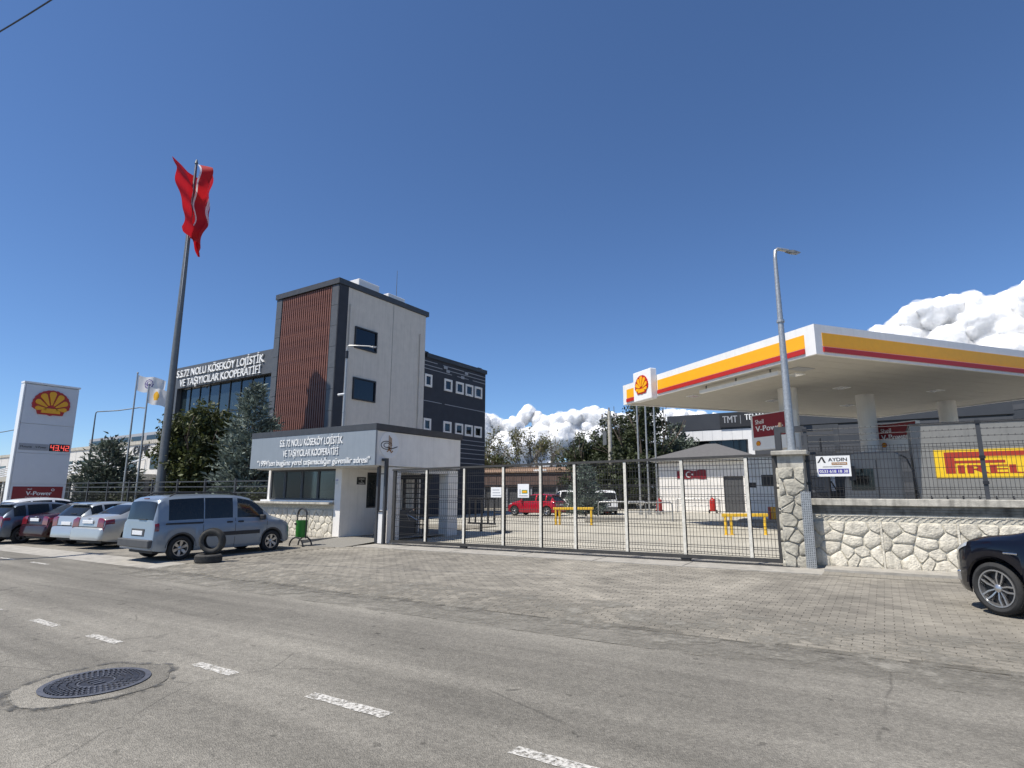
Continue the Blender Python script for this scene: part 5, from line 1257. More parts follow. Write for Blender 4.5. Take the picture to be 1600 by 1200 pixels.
for (px, py, h, lab, flab, kind) in ((-37.5, 16.6, 8.75, 'slim grey flagpole with a white flag left of the tall pole', 'white flag with a purple emblem on the slim pole', 1), (-35.1, 16.2, 7.75, 'slim grey flagpole with a yellow emblem flag beside the tall pole', 'white flag with a yellow shell emblem on the slim pole', 2)):
    z0 = gz(px, py); p = thing('flagpole', lab, 'flagpole', (px, py, z0)); MB().tube([(px, py, z0), (px, py, h)], [.07, .04], 10).build('pole', 'galv', p, world=True, smooth=40)
    MB().lathe([(.0, .06), (.05, .03), (.06, 0), (.04, -.05)], 12, 'z', (px, py, h)).build('finial', 'galv', p, world=True)
    q = thing('flag', flab, 'flag', (px, py, h-.5))
    L, Hh = (1.75, .95) if kind == 1 else (1.35, .95)
    f = lambda u, v: Vector((px, py, h-.12-Hh*v-.32*u-.05*sin(u*7)))+rx*(.06+L*u*(.92 if kind == 1 else .8))+ry*(.16*sin(u*8+v*1.5)*u)
    if kind == 1: pk = lambda u, v: 1 if ((u-.45)*1.7)**2+(v-.45)**2 < .09 and not (((u-.47)*1.7)**2+(v-.42)**2 < .012) and not abs(((u-.45)*1.7)**2+(v-.45)**2-.045) < .012 else 0
    else: pk = lambda u, v: 1 if (((u-.42)*1.5)**2+(v-.45)**2 < .075 and v < .62) or (abs(u-.42) < .12 and .55 < v < .7) else 0
    cloth('cloth', f, 44, 28, ['flag_white', 'purple_print' if kind == 1 else 'yellow_print'], pk, q)

def street_lamp(lab, s, t, h, arm, adir, m='galv', r0=.085, base=None, camera=False, curve=.25, rise=.12):
    z0 = gz(s, t)+PV if base is None else base; L = thing('street_lamp', lab, 'street lamp', (s, t, z0)); kh = .7; d = Vector(adir).normalized()
    pl_ = MB().tube([(s, t, z0), (s, t, z0+(h-z0)*.5), (s, t, h-.25)], [r0, r0*.72, r0*.45], 12).build('pole', m, L, world=True, smooth=40)
    MB().cyl((s, t, z0), (s, t, z0+.03), r0*2.1, n=12).build('base_plate', m, L, world=True); MB().cyl((s, t, z0+(h-z0)*.62), (s, t, z0+(h-z0)*.62+.06), r0*.9, n=12).build('collar', m, pl_, world=True)
    p = Vector((s, t, 0)); MB().tube([p+UP*(h-.26), p+UP*(h-.06)+d*.02, p+UP*h+d*.1, p+UP*(h+rise*.3)+d*(arm*.5), p+UP*(h+rise)+d*arm], r0*.42, 10).build('arm', m, L, world=True, smooth=60)
    e = p+UP*(h+rise-.02)+d*(arm+.02); lat = d.cross(UP); hd = MB().add([e+(d*a+lat*w*sg+UP*zz)*kh for a, w, zz in ((-.12, .05, -.03), (.15, .11, -.05), (.42, .08, -.03), (-.12, .04, .04), (.15, .07, .05), (.42, .04, .01)) for sg in (-1, 1)], [(0,1,3,2),(2,3,5,4),(6,8,9,7),(8,10,11,9),(0,2,8,6),(2,4,10,8),(1,7,9,3),(3,9,11,5),(0,6,7,1),(4,5,11,10)]).build('lamp_head', 'grey_pole', L, world=True, fix=True)
    MB().cbox(e+(d*.2-UP*.055)*kh, d, lat, UP, .14*kh, .07*kh, .01).build('lens', 'lamp_clear', hd, world=True)
    if camera: MB().cyl(p+UP*(h-2.6), p+UP*(h-2.65)-d*.35, .06, n=10).build('camera_housing', 'white_gloss', L, world=True); MB().cyl(p+UP*(h-.7), p+UP*(h-.3), r0*.95, n=12).build('clamp', 'black_steel', pl_, world=True)
street_lamp('galvanised street lamp standing on the stone gate pillar', -1.70, 14.66, 7.62, .38, rx+ry*.2, base=2.661, r0=.10, rise=-.02)
street_lamp('pale lamp post in front of the grey stair tower wall', -23.2, 20.2, 9.3, 1.25, rx, m='galv', camera=True, rise=-.05)
street_lamp('grey street lamp beside the fuel price totem', -46.0, 18.0, 7.15, 2.9, rx+ry*.1, m='grey_pole', rise=.35)
street_lamp('distant thin street lamp right of the dark rear wing', -38.9, 62, 7.1, 1.9, rx, m='grey_pole', rise=.7)
street_lamp('distant street lamp at the far left edge', -66.2, 18, 6.7, 2.2, rx, m='grey_pole', rise=.3)
def campt(px, py, d):   # a point on the sight line through a place in the view, at distance d
    v = _f+_r*((px-800)/897.5)-_u*((py-600)/897.5); return Vector((0, 0, EYE))+v.normalized()*d
ca = Vector((-20.1, 4.6, 12.9)); cb_ = Vector((-6.2, 11.6, 11.4))
cw = thing('overhead_cable', 'black overhead cable crossing the top left corner', 'cable', tuple(campt(-260, 175, 26)))
p0, p1 = campt(-260, 175, 26), campt(330, -170, 15)
MB().tube([p0.lerp(p1, k/24)-UP*(.5*sin(pi*k/24)) for k in range(25)], .016, 6).build('strand', 'black_steel', cw, world=True)
pz = gz(p0.x, p0.y); up_ = thing('utility_pole', 'concrete utility pole outside the left edge carrying the cable', 'utility pole', (p0.x, p0.y, pz)); MB().tube([(p0.x, p0.y, pz), (p0.x, p0.y, p0.z+.6)], [.18, .12], 12).build('pole', 'coping', up_, world=True, smooth=40)
part('crossarm', 'grey_pole', up_, p0.x-.6, p0.x+.6, p0.y-.05, p0.y+.05, p0.z, p0.z+.1)

# power pole and three tall bare poles in the yard
pp = thing('power_pole', 'pale concrete power pole with insulators among the dark conifers', 'power pole', (-21.2, 50.4, gz(-21, 50)))
MB().tube([(-21.2, 50.4, gz(-21, 55)), (-21.2, 50.4, 9.2)], [.26, .16], 10).build('pole', 'coping', pp, world=True, smooth=40)
part('crossarm', 'grey_pole', pp, -22.0, -20.4, 50.3, 50.4, 8.5, 8.62); part('transformer_box', 'grey_pole', pp, -21.8, -21.45, 50.1, 50.25, 6.0, 7.3)
for x in (-21.9, -21.2, -20.5): MB().lathe([(.0, .35), (.08, .3), (.05, .2), (.09, .12), (.05, 0)], 8, 'z', (x, 50.35, 8.62 if x != -21.2 else 9.2)).build('insulator', 'insulator', pp, world=True)
for k, (x, y, h, w_) in enumerate(((-14.3, 39.0, 9.6, 'left'), (-13.75, 39.2, 9.4, 'middle'), (-13.2, 39.4, 9.2, 'right'))):
    p = thing('tall_thin_pole', '%s one of the three tall thin grey poles beside the white block house' % w_, 'pole', (x, y, gz(x, y)+PV)); MB().tube([(x, y, gz(x, y)), (x, y, h)], [.075, .05], 10).build('shaft', 'galv', p, world=True, smooth=40)
    MB().cyl((x, y, gz(x, y)+PV), (x, y, gz(x, y)+PV+.25), .14, n=12).build('foot', 'galv', p, world=True)

# ------------------------------------------------------------------ small things on the forecourt
bz = gz(-16.3, 12.7)+PV
wb_ = thing('litter_bin', 'green litter bin hung in a black arched stand by the gatehouse', 'litter bin', (-16.3, 12.7, bz))
MB().lathe([(.0, .28), (.165, .28), (.175, .30), (.19, .80), (.20, .82), (.18, .82), (.17, .78), (0, .7)], 24, 'z', (-16.3, 12.7, bz)).build('bucket', 'green', wb_, world=True, smooth=40)
for sgn in (-1, 1): MB().tube([(-16.3+sgn*.23, 12.7, bz+.25), (-16.3+sgn*.23, 12.7, bz+1.0)], .022, 8).build('upright', 'black_steel', wb_, world=True, smooth=40)
MB().tube([(-16.3+.23*cos(pi*k/12), 12.7, bz+1.0+.2*sin(pi*k/12)) for k in range(13)], .03, 8).build('arch', 'black_steel', wb_, world=True, smooth=40)
MB().cyl((-16.53, 12.7, bz+.95), (-16.07, 12.7, bz+.95), .018, n=8).build('crossbar', 'black_steel', wb_, world=True)
for y in (-.17, .17): MB().tube([(-16.3+.34*cos(pi*k/12), 12.7+y, bz+.28*sin(pi*k/12)) for k in range(13)], .026, 8).build('foot_hoop', 'black_steel', wb_, world=True, smooth=40)
MB().prism([(-.07, 0), (0, .03), (.07, 0), (0, -.05)], (-16.36, 12.7-.192, bz+.72), (1, 0, 0), UP, .01).build('slot', 'plastic_black', wb_, world=True)
# two old tyres
def tyre(lab, loc, rot, R=.315, W=.2):
    b = MB(); P = [(R*.60, -W*.32), (R*.66, -W*.46), (R*.84, -W*.52), (R*.96, -W*.44), (R, -W*.3), (R, W*.3), (R*.96, W*.44), (R*.84, W*.52), (R*.66, W*.46), (R*.60, W*.32), (R*.64, W*.26), (R*.90, W*.34), (R*.93, 0), (R*.90, -W*.34), (R*.64, -W*.26), (R*.60, -W*.32)]
    b.lathe(P, 44); o = tag(thing('old_tyre', lab, 'tyre', loc), group='old tyres beside the van'); o.rotation_euler = rot
    b.build('carcass', 'rubber_dusty', o, smooth=45)
    c = MB()
    for i in range(64):
        a = 2*pi*i/64; u = Vector((cos(a), 0, sin(a))); v = Vector((-sin(a), 0, cos(a)))
        for y in (-.27, -.09, .09, .27): c.cbox(u*(R+.001)+Vector((0, y*W, 0)), u, v, Vector((0, 1, 0)), .006, R*pi/64*.62, W*.06)
    c.build('tread', 'rubber_dusty', o, kind='stuff'); return o
tyz = gz(-14.6, 8.6)+PV
tyre('old tyre lying flat on the paving under the upright one', (-14.6, 8.62, tyz+.105), (pi/2, 0, .3))
tyre('old tyre standing upright on the tyre that lies flat', (-14.66, 8.72, tyz+.21+.31), (.14, .4, .62))

# fence left of the gatehouse on its low wall
lf = thing('garden_fence', 'long dark metal rail fence behind the parked cars left of the gatehouse', 'fence', (-30, 15.9, gz(-30, 15.9)+PV))
FZ = gz(-30, 15.9)+PV
part('low_wall', 'stone_joint', lf, -60, -22.62, 15.8, 16.0, FZ-.6, FZ+.45)
for i in range(16):
    x = -22.8-2.5*i
    part('post', 'anthracite', lf, x-.04, x+.04, 15.86, 15.94, FZ+.45, FZ+2.45)
    if i < 15:
        b = MB(); mesh_panel(b, x-2.46, x-.04, 15.9, FZ+.48, FZ+1.75, .085, .2, .006, (FZ+.6, FZ+1.6)); b.build('wire_mesh', 'fence_wire', lf, world=True, kind='stuff')
for k, z in enumerate((1.78, 2.05, 2.3)): part('rail', 'anthracite', lf, -60, -22.7, 15.88-.001*k, 15.92+.001*k, FZ+z, FZ+z+.05)

# yard furniture
def hoop(lab, s0, t0, s1, t1, h, m, r=.035, legs=2, mid=False, group=None, name='pipe_barrier', thick=None):
    z0, z1 = gz(s0, t0)+PV, gz(s1, t1)+PV; o = thing(name, lab, 'barrier', ((s0+s1)/2, (t0+t1)/2, (z0+z1)/2), 0, group); a, c = Vector((s0, t0, z0)), Vector((s1, t1, z1)); d = (c-a).normalized(); rr = .12
    MB().tube([a, a+UP*(h-rr), a+UP*(h-rr*.3)+d*rr*.3, a+UP*h+d*rr, c+UP*h-d*rr, c+UP*(h-rr*.3)-d*rr*.3, c+UP*(h-rr), c], r, 8).build('hoop', m, o, world=True, smooth=50)
    if mid: MB().cyl(a+UP*h*.5, c+UP*h*.5, r*.8, n=8).build('crossbar', m, o, world=True)
    for p in (a, c): MB().cyl(p, p+UP*.02, r*2.2, n=10).build('foot_plate', m, o, world=True)
    return o
def bench(lab, s0, t0, s1, t1, h=.72):
    a, c = Vector((s0, t0, gz(s0, t0)+PV)), Vector((s1, t1, gz(s1, t1)+PV)); d = (c-a).normalized(); n_ = d.cross(UP); o = thing('yellow_barrier', lab, 'barrier', tuple((a+c)/2), 0, 'yellow steel barriers in the yard')
    for p in (a+d*.12, a+d*.32, c-d*.12): MB().cyl(p, p+UP*(h-.05), .055, n=12).build('leg', 'barrier_yellow', o, world=True, smooth=40); MB().cyl(p, p+UP*.02, .09, n=12).build('foot_plate', 'barrier_yellow', o, world=True)
    MB().cbox((a+c)/2+UP*h, d, n_, UP, (c-a).length/2, .06, .06).build('beam', 'barrier_yellow', o, world=True, bevel=.015)
bench('yellow steel barrier in the yard left of the stone pillar', -5.25, 23.0, -3.75, 23.7); bench('yellow steel barrier in front of the small spruce in the yard', -14.2, 26.2, -12.3, 26.9, .8)
hoop('grey pipe barrier nearest the gate centre behind the mesh', -11.9, 30.4, -9.7, 31.3, 1.0, 'galv', .04, mid=True, group='grey pipe barriers in the yard')
hoop('grey pipe barrier beside the low kerb block in the yard', -14.6, 32.6, -12.0, 33.6, 1.0, 'galv', .04, group='grey pipe barriers in the yard'); hoop('grey pipe barrier along the wall of the white block house', -13.0, 43.2, -10.0, 43.4, 1.0, 'galv', .04, mid=True, group='grey pipe barriers in the yard')
kb = thing('kerb_block', 'low grey concrete kerb block lying in the yard', 'kerb block', (-13, 30, gz(-13, 30)+PV)); MB().cbox((-12.9, 29.7, gz(-13, 30)+PV+.14), Vector((.9, .43, 0)).normalized(), Vector((-.43, .9, 0)).normalized(), UP, 1.1, .2, .14).build('block', 'concrete', kb, world=True, bevel=.03); MB().cbox((-12.9, 29.7, gz(-13, 30)+PV+.281), Vector((.9, .43, 0)).normalized(), Vector((-.43, .9, 0)).normalized(), UP, 1.06, .16, .004).build('dirt_top', 'coping_dirty', kb, world=True)
for lab, x, y in (('red fire extinguisher trolley by the block house door', -10.3, 42.6), ('red fire extinguisher trolley left of the crescent flag', -13.8, 41.5), ('red fire extinguisher trolley among the thin grey poles', -16.4, 38.2)):
    z = gz(x, y)+PV; e = thing('extinguisher_trolley', lab, 'fire extinguisher', (x, y, z), 0, 'red extinguisher trolleys'); MB().lathe([(0, .12), (.19, .14), (.21, .2), (.21, .85), (.16, .97), (.06, 1.03), (.05, 1.1), (0, 1.11)], 18, 'z', (x, y, z)).build('tank', 'red', e, world=True, smooth=50)
    for sgn in (-1, 1): MB().cyl((x+sgn*.23, y, z+.13), (x+sgn*.29, y, z+.13), .13, n=14).build('wheel', 'rubber', e, world=True)
    MB().tube([(x-.15, y+.15, z+.8), (x-.15, y+.22, z+1.2), (x+.15, y+.22, z+1.2), (x+.15, y+.15, z+.8)], .02, 6).build('handle', 'black_steel', e, world=True)
bg_ = thing('barrier_gate', 'black barred barrier leaf standing behind the gate by the gatehouse', 'barrier', (-14.6, 20.6, gz(-14.6, 20.6)+PV)); z = gz(-14.6, 20.6)+PV
for i in range(5): part('bar', 'black_steel', bg_, -15.5+.33*i, -15.44+.33*i, 20.8, 20.85, z+.35, z+1.35)
for zz in (.3, 1.35): part('rail', 'black_steel', bg_, -15.55, -14.08, 20.79, 20.86, z+zz, z+zz+.07)
part('post', 'black_steel', bg_, -13.75, -13.6, 20.75, 20.9, z, z+1.5); part('foot', 'black_steel', bg_, -13.95, -13.4, 20.55, 21.1, z, z+.05); part('leg', 'black_steel', bg_, -14.9, -14.8, 20.8, 20.86, z, z+.3)
MB().cyl((-14.1, 20.82, z+.8), (-13.7, 20.82, z+.8), .03, n=8).build('hinge_bar', 'black_steel', bg_, world=True)
# brown sheds and dark hedge line behind
sh = thing('brown_shed', 'long low brown metal shed at the back of the yard', 'shed', (-30, 58, gz(-30, 58))); z = gz(-30, 58)
part('wall', 'plastic_grey', sh, -48, -24.5, 52.5, 60, z-1, 3.3); part('fascia', 'brown_metal', sh, -48.3, -24.2, 52.2, 52.498, 2.2, 3.65)
for i in range(22): part('fascia_rib', 'brown_metal', sh, -48+1.06*i, -47.93+1.06*i, 52.17, 52.199, 2.2, 3.65)
MB().add([(-48.5, 52.0, 3.75), (-24, 52.0, 3.75), (-24, 60, 4.6), (-48.5, 60, 4.6), (-48.5, 52, 3.65), (-24, 52, 3.65), (-24, 60, 4.5), (-48.5, 60, 4.5)], [(0,1,2,3),(4,7,6,5),(0,4,5,1),(1,5,6,2),(2,6,7,3),(3,7,4,0)]).build('roof', 'rust_roof', sh, world=True)
part('roof_light', 'white_gloss', sh, -30.5, -29.0, 52.08, 52.15, 3.66, 3.95)
for i in range(8): part('bay_post', 'stripe_grey', sh, -46+3*i, -45.85+3*i, 52.3, 52.497, z, 2.2)
yf_ = thing('yard_fence', 'dark mesh fence along the back of the yard behind the cars', 'fence', (-22, 46, gz(-22, 46)+PV)); z = gz(-22, 46)+PV
for i in range(9):
    x = -34+2.5*i; part('post', 'black_steel', yf_, x-.04, x+.04, 46.96, 47.04, z, z+2.2)
    b = MB(); mesh_panel(b, x+.04, x+2.46, 47, z+.05, z+2.1, .12, .25, .008); b.build('wire_mesh', 'fence_wire', yf_, world=True, kind='stuff')
part('rail', 'black_steel', yf_, -34, -11.5, 46.97, 47.03, z+2.1, z+2.2)

# ------------------------------------------------------------------ trees
def branchy(b, p, d, L, r, depth, rng, ends, spread=.55, n=3, up=.12):
    q = p+d*L; m = p.lerp(q, .5)+Vector((rng.uniform(-1, 1), rng.uniform(-1, 1), rng.uniform(-1, 1)))*L*.06
    b.tube([p, m, q], [r, r*.85, r*.68], 6 if depth > 1 else 4)
    ends.append((q, depth)); ends.append((m, depth))
    if depth == 0: return
    for i in range(n if depth > 1 else n-1+(rng.random() < .5)):
        a = rng.uniform(0, 2*pi); o = d.orthogonal().normalized(); o2 = d.cross(o); k = rng.uniform(.55, 1.15)*spread
        nd = (d+(o*cos(a)+o2*sin(a))*k+UP*up).normalized(); branchy(b, q if i < 2 else m, nd, L*rng.uniform(.62, .86), r*.62, depth-1, rng, ends, spread, n, up)
def leaves(b, centres, per, rad, size, rng, flat=.6, elong=1.0, outc=None, pyr=None):
    for c in centres:
        for _ in range(per):
            o = Vector((rng.gauss(0, 1), rng.gauss(0, 1), rng.gauss(0, .8)))*rad*.55; p = c+o
            n_ = Vector((rng.gauss(0, 1), rng.gauss(0, 1), rng.gauss(0, 1)+flat)).normalized(); u = n_.orthogonal().normalized(); a = rng.uniform(0, 2*pi); v = n_.cross(u); u2 = u*cos(a)+v*sin(a); v2 = n_.cross(u2)
            s = size*rng.uniform(.6, 1.3); k = len(b.v)
            b.v += [tuple(p-u2*s*elong), tuple(p+v2*s*.5), tuple(p+u2*s*elong), tuple(p-v2*s*.5)]; b.f.append((k, k+1, k+2, k+3))
def broadleaf(name, label, s, t, h, rx_, rz_, seed, leafm='leaf', barkm='bark', per=16, size=.14, nclump=150, trunk=.14, group=None, cz=None, base_gap=.18, lump=.35):
    r = random.Random(seed); z0 = gz(s, t)+PV; o = thing(name, label, 'tree', (s, t, z0), 0, group); b = MB(); ends = []
    c = Vector((s, t, z0+h-rz_)) if cz is None else Vector((s, t, cz))
    tr = max(.3, c.z-z0-rz_*.6); b.tube([(s, t, z0-.05), (s+.03, t, z0+tr*.5), (s, t+.02, z0+tr)], [trunk, trunk*.85, trunk*.75], 8)
    for i in range(5): a = i*2*pi/5+r.uniform(-.4, .4); branchy(b, Vector((s, t, z0+tr*.92)), Vector((cos(a)*.55, sin(a)*.55, 1)).normalized(), rz_*.62, trunk*.5, 2, r, ends)
    b.build('trunk', barkm, o, world=True, smooth=60)
    L = MB(); cs = []
    for _ in range(nclump*3):
        v = Vector((r.gauss(0, 1), r.gauss(0, 1), r.gauss(0, 1))).normalized(); k = r.random()**.38
        sc = 1+lump*noise.noise(v*1.9+Vector((seed, 0, 0)))+.18*noise.noise(v*4.5+Vector((0, seed, 0)))
        p = Vector((v.x*rx_*k*sc, v.y*rx_*k*sc, v.z*rz_*k*sc)); cs.append(c+p)
        if len(cs) >= nclump: break
    leaves(L, cs, per, size*2.6, size, r); L.build('crown', leafm, o, world=True); return o
def conifer(name, label, s, t, h, w, seed, m='needle_blue', per=20, size=.16, levels=16, droop=.1, group=None, irr=.3, z0=None, elong=1.6, low=.06, pw=.85):
    r = random.Random(seed); z0 = gz(s, t)+PV if z0 is None else z0; o = thing(name, label, 'tree', (s, t, z0), 0, group); b = MB(); L = MB()
    b.tube([(s, t, z0-.05), (s, t, z0+h*.5), (s, t, z0+h*.96)], [.035*h*.6, .02*h*.6, .02], 8)
    for k in range(levels):
        f = low+(1-low)*k/levels; z = z0+h*f; R = w*(1-f)**pw*(1+irr*.4*r.uniform(-1, 1)); nb = max(4, int(11*(1-f)+4))
        for i in range(nb):
            a = r.uniform(0, 2*pi); R2 = R*(1+irr*noise.noise((cos(a)*1.5+seed, sin(a)*1.5, f*5)))*r.uniform(.7, 1.08); d = Vector((cos(a), sin(a), .35-droop)).normalized(); p0 = Vector((s, t, z)); tip = p0+d*R2
            b.tube([p0, tip], [.03, .008], 4)
            nn = max(2, int(R2/(size*1.7)))
            for q in range(nn):
                c = p0.lerp(tip, .25+.75*(q+1)/nn); n3 = int(per*(.6+.4*(q+1)/nn))
                for _ in range(n3):
                    e = Vector((r.gauss(0, 1), r.gauss(0, 1), r.gauss(0, .75)))*size*.9; p = c+e; dd = (d+Vector((r.gauss(0, .55), r.gauss(0, .55), r.gauss(0, .45)+.35))).normalized(); v = dd.cross(Vector((r.gauss(0, 1), r.gauss(0, 1), r.gauss(0, 1)))).normalized(); s2 = size*r.uniform(.6, 1.25); kk = len(L.v)
                    L.v += [tuple(p-dd*s2*.3), tuple(p+v*s2*.22), tuple(p+dd*s2*elong*.7), tuple(p-v*s2*.22)]; L.f.append((kk, kk+1, kk+2, kk+3))
    b.build('trunk', 'bark', o, world=True, smooth=60); L.build('crown', m, o, world=True); return o
conifer('conifer_tree', 'bushy grey green conifer right of the fuel price totem', -42.2, 17.6, 5.3, 2.0, 21, 'needle_grey', per=20, size=.26, levels=15, irr=.6, low=.14, pw=.5)
broadleaf('broadleaf_tree', 'dense round leafy tree in front of the glass wing beside the tall flagpole', -33.4, 18.6, 7.1, 2.15, 3.15, 5, per=44, size=.13, nclump=420, trunk=.13, lump=.3, cz=3.7)
conifer('conifer_tree', 'blue grey conifer with a pointed top between the leafy tree and gatehouse', -28.9, 18.9, 7.75, 2.35, 33, 'needle_blue', per=20, size=.22, levels=24, irr=.5, pw=.72, low=.08)
broadleaf('shrub', 'low leafy shrub behind the fence near the gatehouse', -25.0, 17.4, 2.2, 1.0, .9, 8, 'leaf_dark', per=14, size=.09, nclump=90, trunk=.04)
broadleaf('shrub', 'low dark shrub behind the parked silver cars', -39.0, 16.9, 1.9, 1.0, .8, 9, 'leaf_dark', per=12, size=.1, nclump=80, trunk=.04)
# yard trees
conifer('spruce_tree', 'small blue spruce between the two white vans in the yard', -15.9, 33.6, 3.4, 1.5, 44, 'needle_blue', per=16, size=.17, levels=14, irr=.35, z0=gz(-15, 33)+PV)
for (lab, s, t, h, rx_, rz_, sd, mm) in (('broad dark evergreen left of the power pole', -25.3, 54, 7.6, 2.6, 3.9, 61, 'leaf_dark'), ('bulky dark evergreen just behind the power pole', -22.4, 55, 9.2, 2.6, 4.7, 62, 'leaf_dark'), ('tallest dark evergreen under the canopy corner', -19.3, 54, 11.2, 2.3, 5.9, 63, 'leaf_dark'), ('low dark evergreen in front of the tall ones', -20.6, 51.5, 5.6, 2.3, 3.0, 65, 'leaf_dark'), ('grey green evergreen between the thin poles and works building', -17.2, 58, 7.4, 1.9, 3.8, 64, 'needle_grey')):
    broadleaf('evergreen_tree', lab, s, t, h, rx_, rz_, sd, mm, per=34, size=.17, nclump=330, trunk=.2, group='dark evergreens behind the yard', lump=.5)
def bare(name, lab, s, t, h, seed, per, leafm, nth=2, group=None):
    r = random.Random(seed); z0 = gz(s, t); o = thing(name, lab, 'tree', (s, t, z0), 0, group); b = MB(); ends = []
    b.tube([(s, t, z0), (s+.1, t, z0+h*.28)], [.22, .16], 8)
    for i in range(4): a = i*pi/2+r.uniform(-.5, .5); branchy(b, Vector((s+.1, t, z0+h*.27)), Vector((cos(a)*.5, sin(a)*.5, 1)).normalized(), h*.24, .1, 3, r, ends, .6, 3, .22)
    b.build('trunk', 'bark_pale', o, world=True, smooth=60); L = MB(); cs = [e for e, d in ends if d <= 1 and r.random() < .62]; leaves(L, cs, per, .55, .15, r); L.build('crown', leafm, o, world=True)
bare('sparse_tree', 'tall sparse tree with thin olive foliage against the white cloud', -38.9, 64, 11.0, 71, 12, 'leaf_olive'); bare('sparse_tree', 'half bare spreading tree right of the sparse olive tree', -36.0, 64, 9.6, 75, 4, 'leaf_olive')
broadleaf('roadside_tree', 'olive leafed tree beside the dark rear wing edge', -42.3, 61, 9.6, 2.3, 4.2, 72, 'leaf_olive', 'bark_pale', per=12, size=.17, nclump=150, trunk=.2, lump=.5); broadleaf('roadside_tree', 'bright green leafy tree low behind the brown shed', -40.5, 60, 6.6, 2.3, 2.6, 73, 'leaf', per=18, size=.17, nclump=120, trunk=.16)
conifer('far_conifer', 'tiny distant dark conifer above the shed roof', -39, 92, 8.4, 1.6, 81, 'needle_dark', per=8, size=.3, levels=12)
# far tree line that reads as one mass
L = MB(); r = random.Random(90)
for i in range(170):
    s = -150+1.9*i+r.uniform(-1, 1); t = 120+r.uniform(-4, 8); h = 3.2+2.2*abs(noise.noise((s*.06, 2, 0)))*2; cs = [Vector((s+r.uniform(-2, 2), t+r.uniform(-2, 2), gz(0, 60)+r.uniform(0, 1)*h)) for _ in range(9)]; leaves(L, cs, 7, 1.4, .55, r)
tag(L.build('distant_treeline', 'leaf_dark'), 'low dark distant treeline behind the yard', 'treeline', kind='stuff')

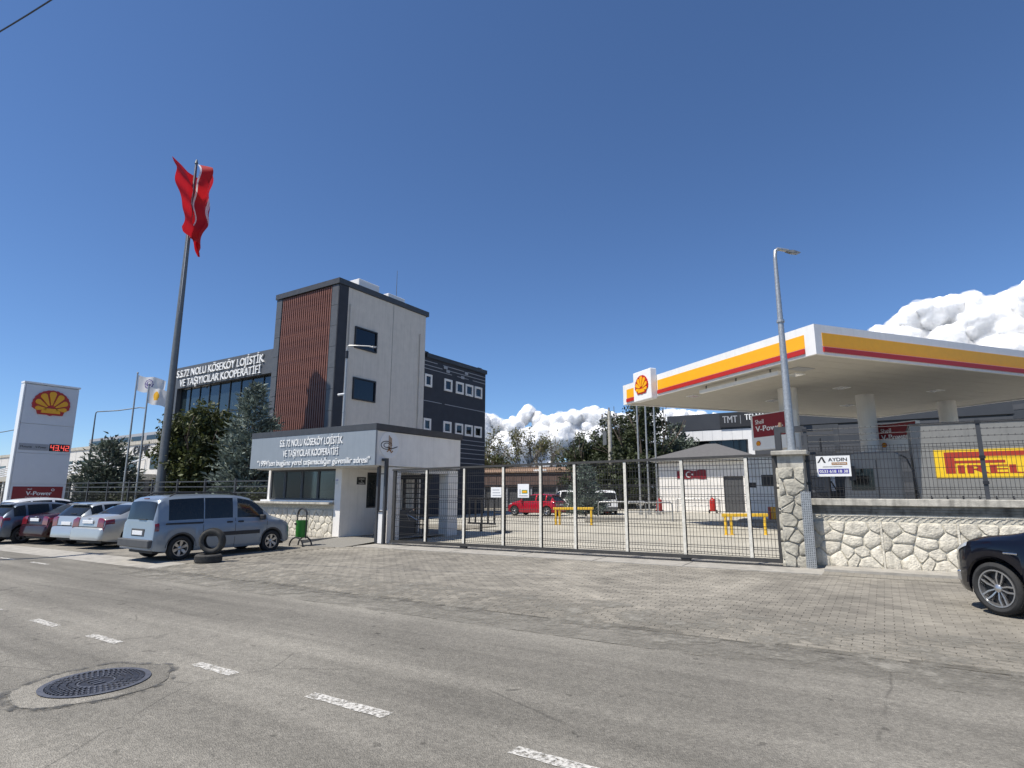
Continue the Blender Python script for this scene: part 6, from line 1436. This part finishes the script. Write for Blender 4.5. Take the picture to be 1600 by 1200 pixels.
# ------------------------------------------------------------------ clouds
def cloud(lab, D, puffs, seed, n_extra):
    r = random.Random(seed); c0 = campt(puffs[0][0], puffs[0][1], D); o = thing('cloud', lab, 'cloud', tuple(c0)); B = MB(); 
    px = D/897.5; base = bmesh.new(); bmesh.ops.create_icosphere(base, subdivisions=2, radius=1); bv = [v.co.copy() for v in base.verts]; bf = [tuple(v.index for v in f.verts) for f in base.faces]; base.free()
    for (x, y, rad, dz) in puffs:
        c = campt(x, y, D+dz*px); R = rad*px; B.add([c+v*R for v in bv], bf)
        for _ in range(n_extra):       # smaller billows on every puff
            d = Vector((r.gauss(0, 1), r.gauss(0, 1), r.gauss(.5, 1))).normalized(); R2 = R*r.uniform(.3, .52); B.add([c+d*R*.86+v*R2 for v in bv], bf)
    me = B.mesh('vapour'); tmp = bpy.data.objects.new('t', me); C.objects.link(tmp); md = tmp.modifiers.new('r', 'REMESH'); md.mode = 'VOXEL'; md.voxel_size = 1.35*px
    me2 = bpy.data.meshes.new_from_object(tmp.evaluated_get(bpy.context.evaluated_depsgraph_get())); bpy.data.objects.remove(tmp); bpy.data.meshes.remove(me)
    nv = len(me2.vertices); nr = np.zeros(nv*3); me2.vertices.foreach_get('normal', nr); co = np.zeros(nv*3); me2.vertices.foreach_get('co', co); nr = nr.reshape(-1, 3); co = co.reshape(-1, 3)
    k = np.array([3.0*(1-2*abs(noise.noise(Vector(q)/(13*px))))+1.5*(1-2*abs(noise.noise(Vector(q)/(5.5*px))))+1.1*noise.noise(Vector(q)/(2.6*px)) for q in co])*px*.8
    me2.vertices.foreach_set('co', (co+nr*k[:, None]).ravel()); me2.update(); me2.transform(rootmat(o).inverted()); me2.materials.clear(); me2.materials.append(MATS['cloud']); me2.shade_smooth(); me2.name = 'vapour'
    ob = bpy.data.objects.new('vapour', me2); link(ob, o)
    # thin veil of vapour round the dense body, which softens its edge
    ms_ = B.mesh('veil'); tmp = bpy.data.objects.new('t', ms_); C.objects.link(tmp); md = tmp.modifiers.new('r', 'REMESH'); md.mode = 'VOXEL'; md.voxel_size = 3.2*px
    sm = tmp.modifiers.new('s', 'SMOOTH'); sm.iterations = 3
    me3 = bpy.data.meshes.new_from_object(tmp.evaluated_get(bpy.context.evaluated_depsgraph_get())); bpy.data.objects.remove(tmp); bpy.data.meshes.remove(ms_)
    nv = len(me3.vertices); nr = np.zeros(nv*3); me3.vertices.foreach_get('normal', nr); co = np.zeros(nv*3); me3.vertices.foreach_get('co', co); nr = nr.reshape(-1, 3); co = co.reshape(-1, 3)
    k = np.array([4.2+2.6*noise.noise(Vector(q)/(11*px))+1.6*noise.noise(Vector(q)/(5*px)) for q in co])*px
    me3.vertices.foreach_set('co', (co+nr*k[:, None]).ravel()); me3.update(); me3.transform(rootmat(o).inverted()); me3.materials.clear()
    vm = bpy.data.materials.new('veil'); vm.use_nodes = True; vn = vm.node_tree.nodes; vn.remove(vn['Principled BSDF']); pv = vn.new('ShaderNodeVolumePrincipled'); pv.inputs['Color'].default_value = (.97, .97, .97, 1); pv.inputs['Density'].default_value = .075/px; pv.inputs['Anisotropy'].default_value = .2
    vm.node_tree.links.new(pv.outputs[0], vn['Material Output'].inputs['Volume']); me3.materials.append(vm); me3.shade_smooth(); me3.name = 'veil'
    ov = bpy.data.objects.new('veil', me3); link(ov, o); return o
r = random.Random(4)
pf_ = []
def top_a(x): return float(np.interp(x, [1330, 1375, 1400, 1420, 1455, 1480, 1505, 1530, 1545, 1575, 1600, 1680, 1800, 1950, 2100], [545, 522, 510, 494, 480, 472, 470, 478, 486, 472, 462, 438, 452, 500, 575]))
for i in range(60):
    x = 1345+760*i/59+r.uniform(-7, 7); rad = r.uniform(12, 24); pf_.append((x, top_a(x)+rad*.92, rad, r.uniform(-20, 20)))
for i in range(85):
    x = r.uniform(1340, 2080); rad = r.uniform(22, 44); y = r.uniform(top_a(x)+rad+12, max(top_a(x)+rad+14, 680)); pf_.append((x, y, rad, r.uniform(-55, 10)))
cloud('big white cumulus cloud rising behind the station canopy', 2600, pf_, 1, 7)
pf_ = []
def top_b(x): return float(np.interp(x, [690, 755, 775, 785, 805, 815, 825, 832, 840, 855, 880, 900, 925, 945, 975, 1000, 1040, 1090, 1160, 1250], [690, 648, 655, 664, 655, 648, 638, 634, 648, 655, 648, 645, 640, 645, 652, 648, 645, 650, 660, 700]))
for i in range(56):
    x = 700+540*i/55+r.uniform(-4, 4); rad = r.uniform(7, 15); pf_.append((x, top_b(x)+rad*.92, rad, r.uniform(-10, 10)))
for i in range(100):
    x = r.uniform(700, 1230); rad = r.uniform(11, 22); y = r.uniform(top_b(x)+rad+4, max(top_b(x)+rad+6, 750)); pf_.append((x, y, rad, r.uniform(-25, 8)))
cloud('long low bank of white cumulus cloud above the yard trees', 3200, pf_, 2, 7)
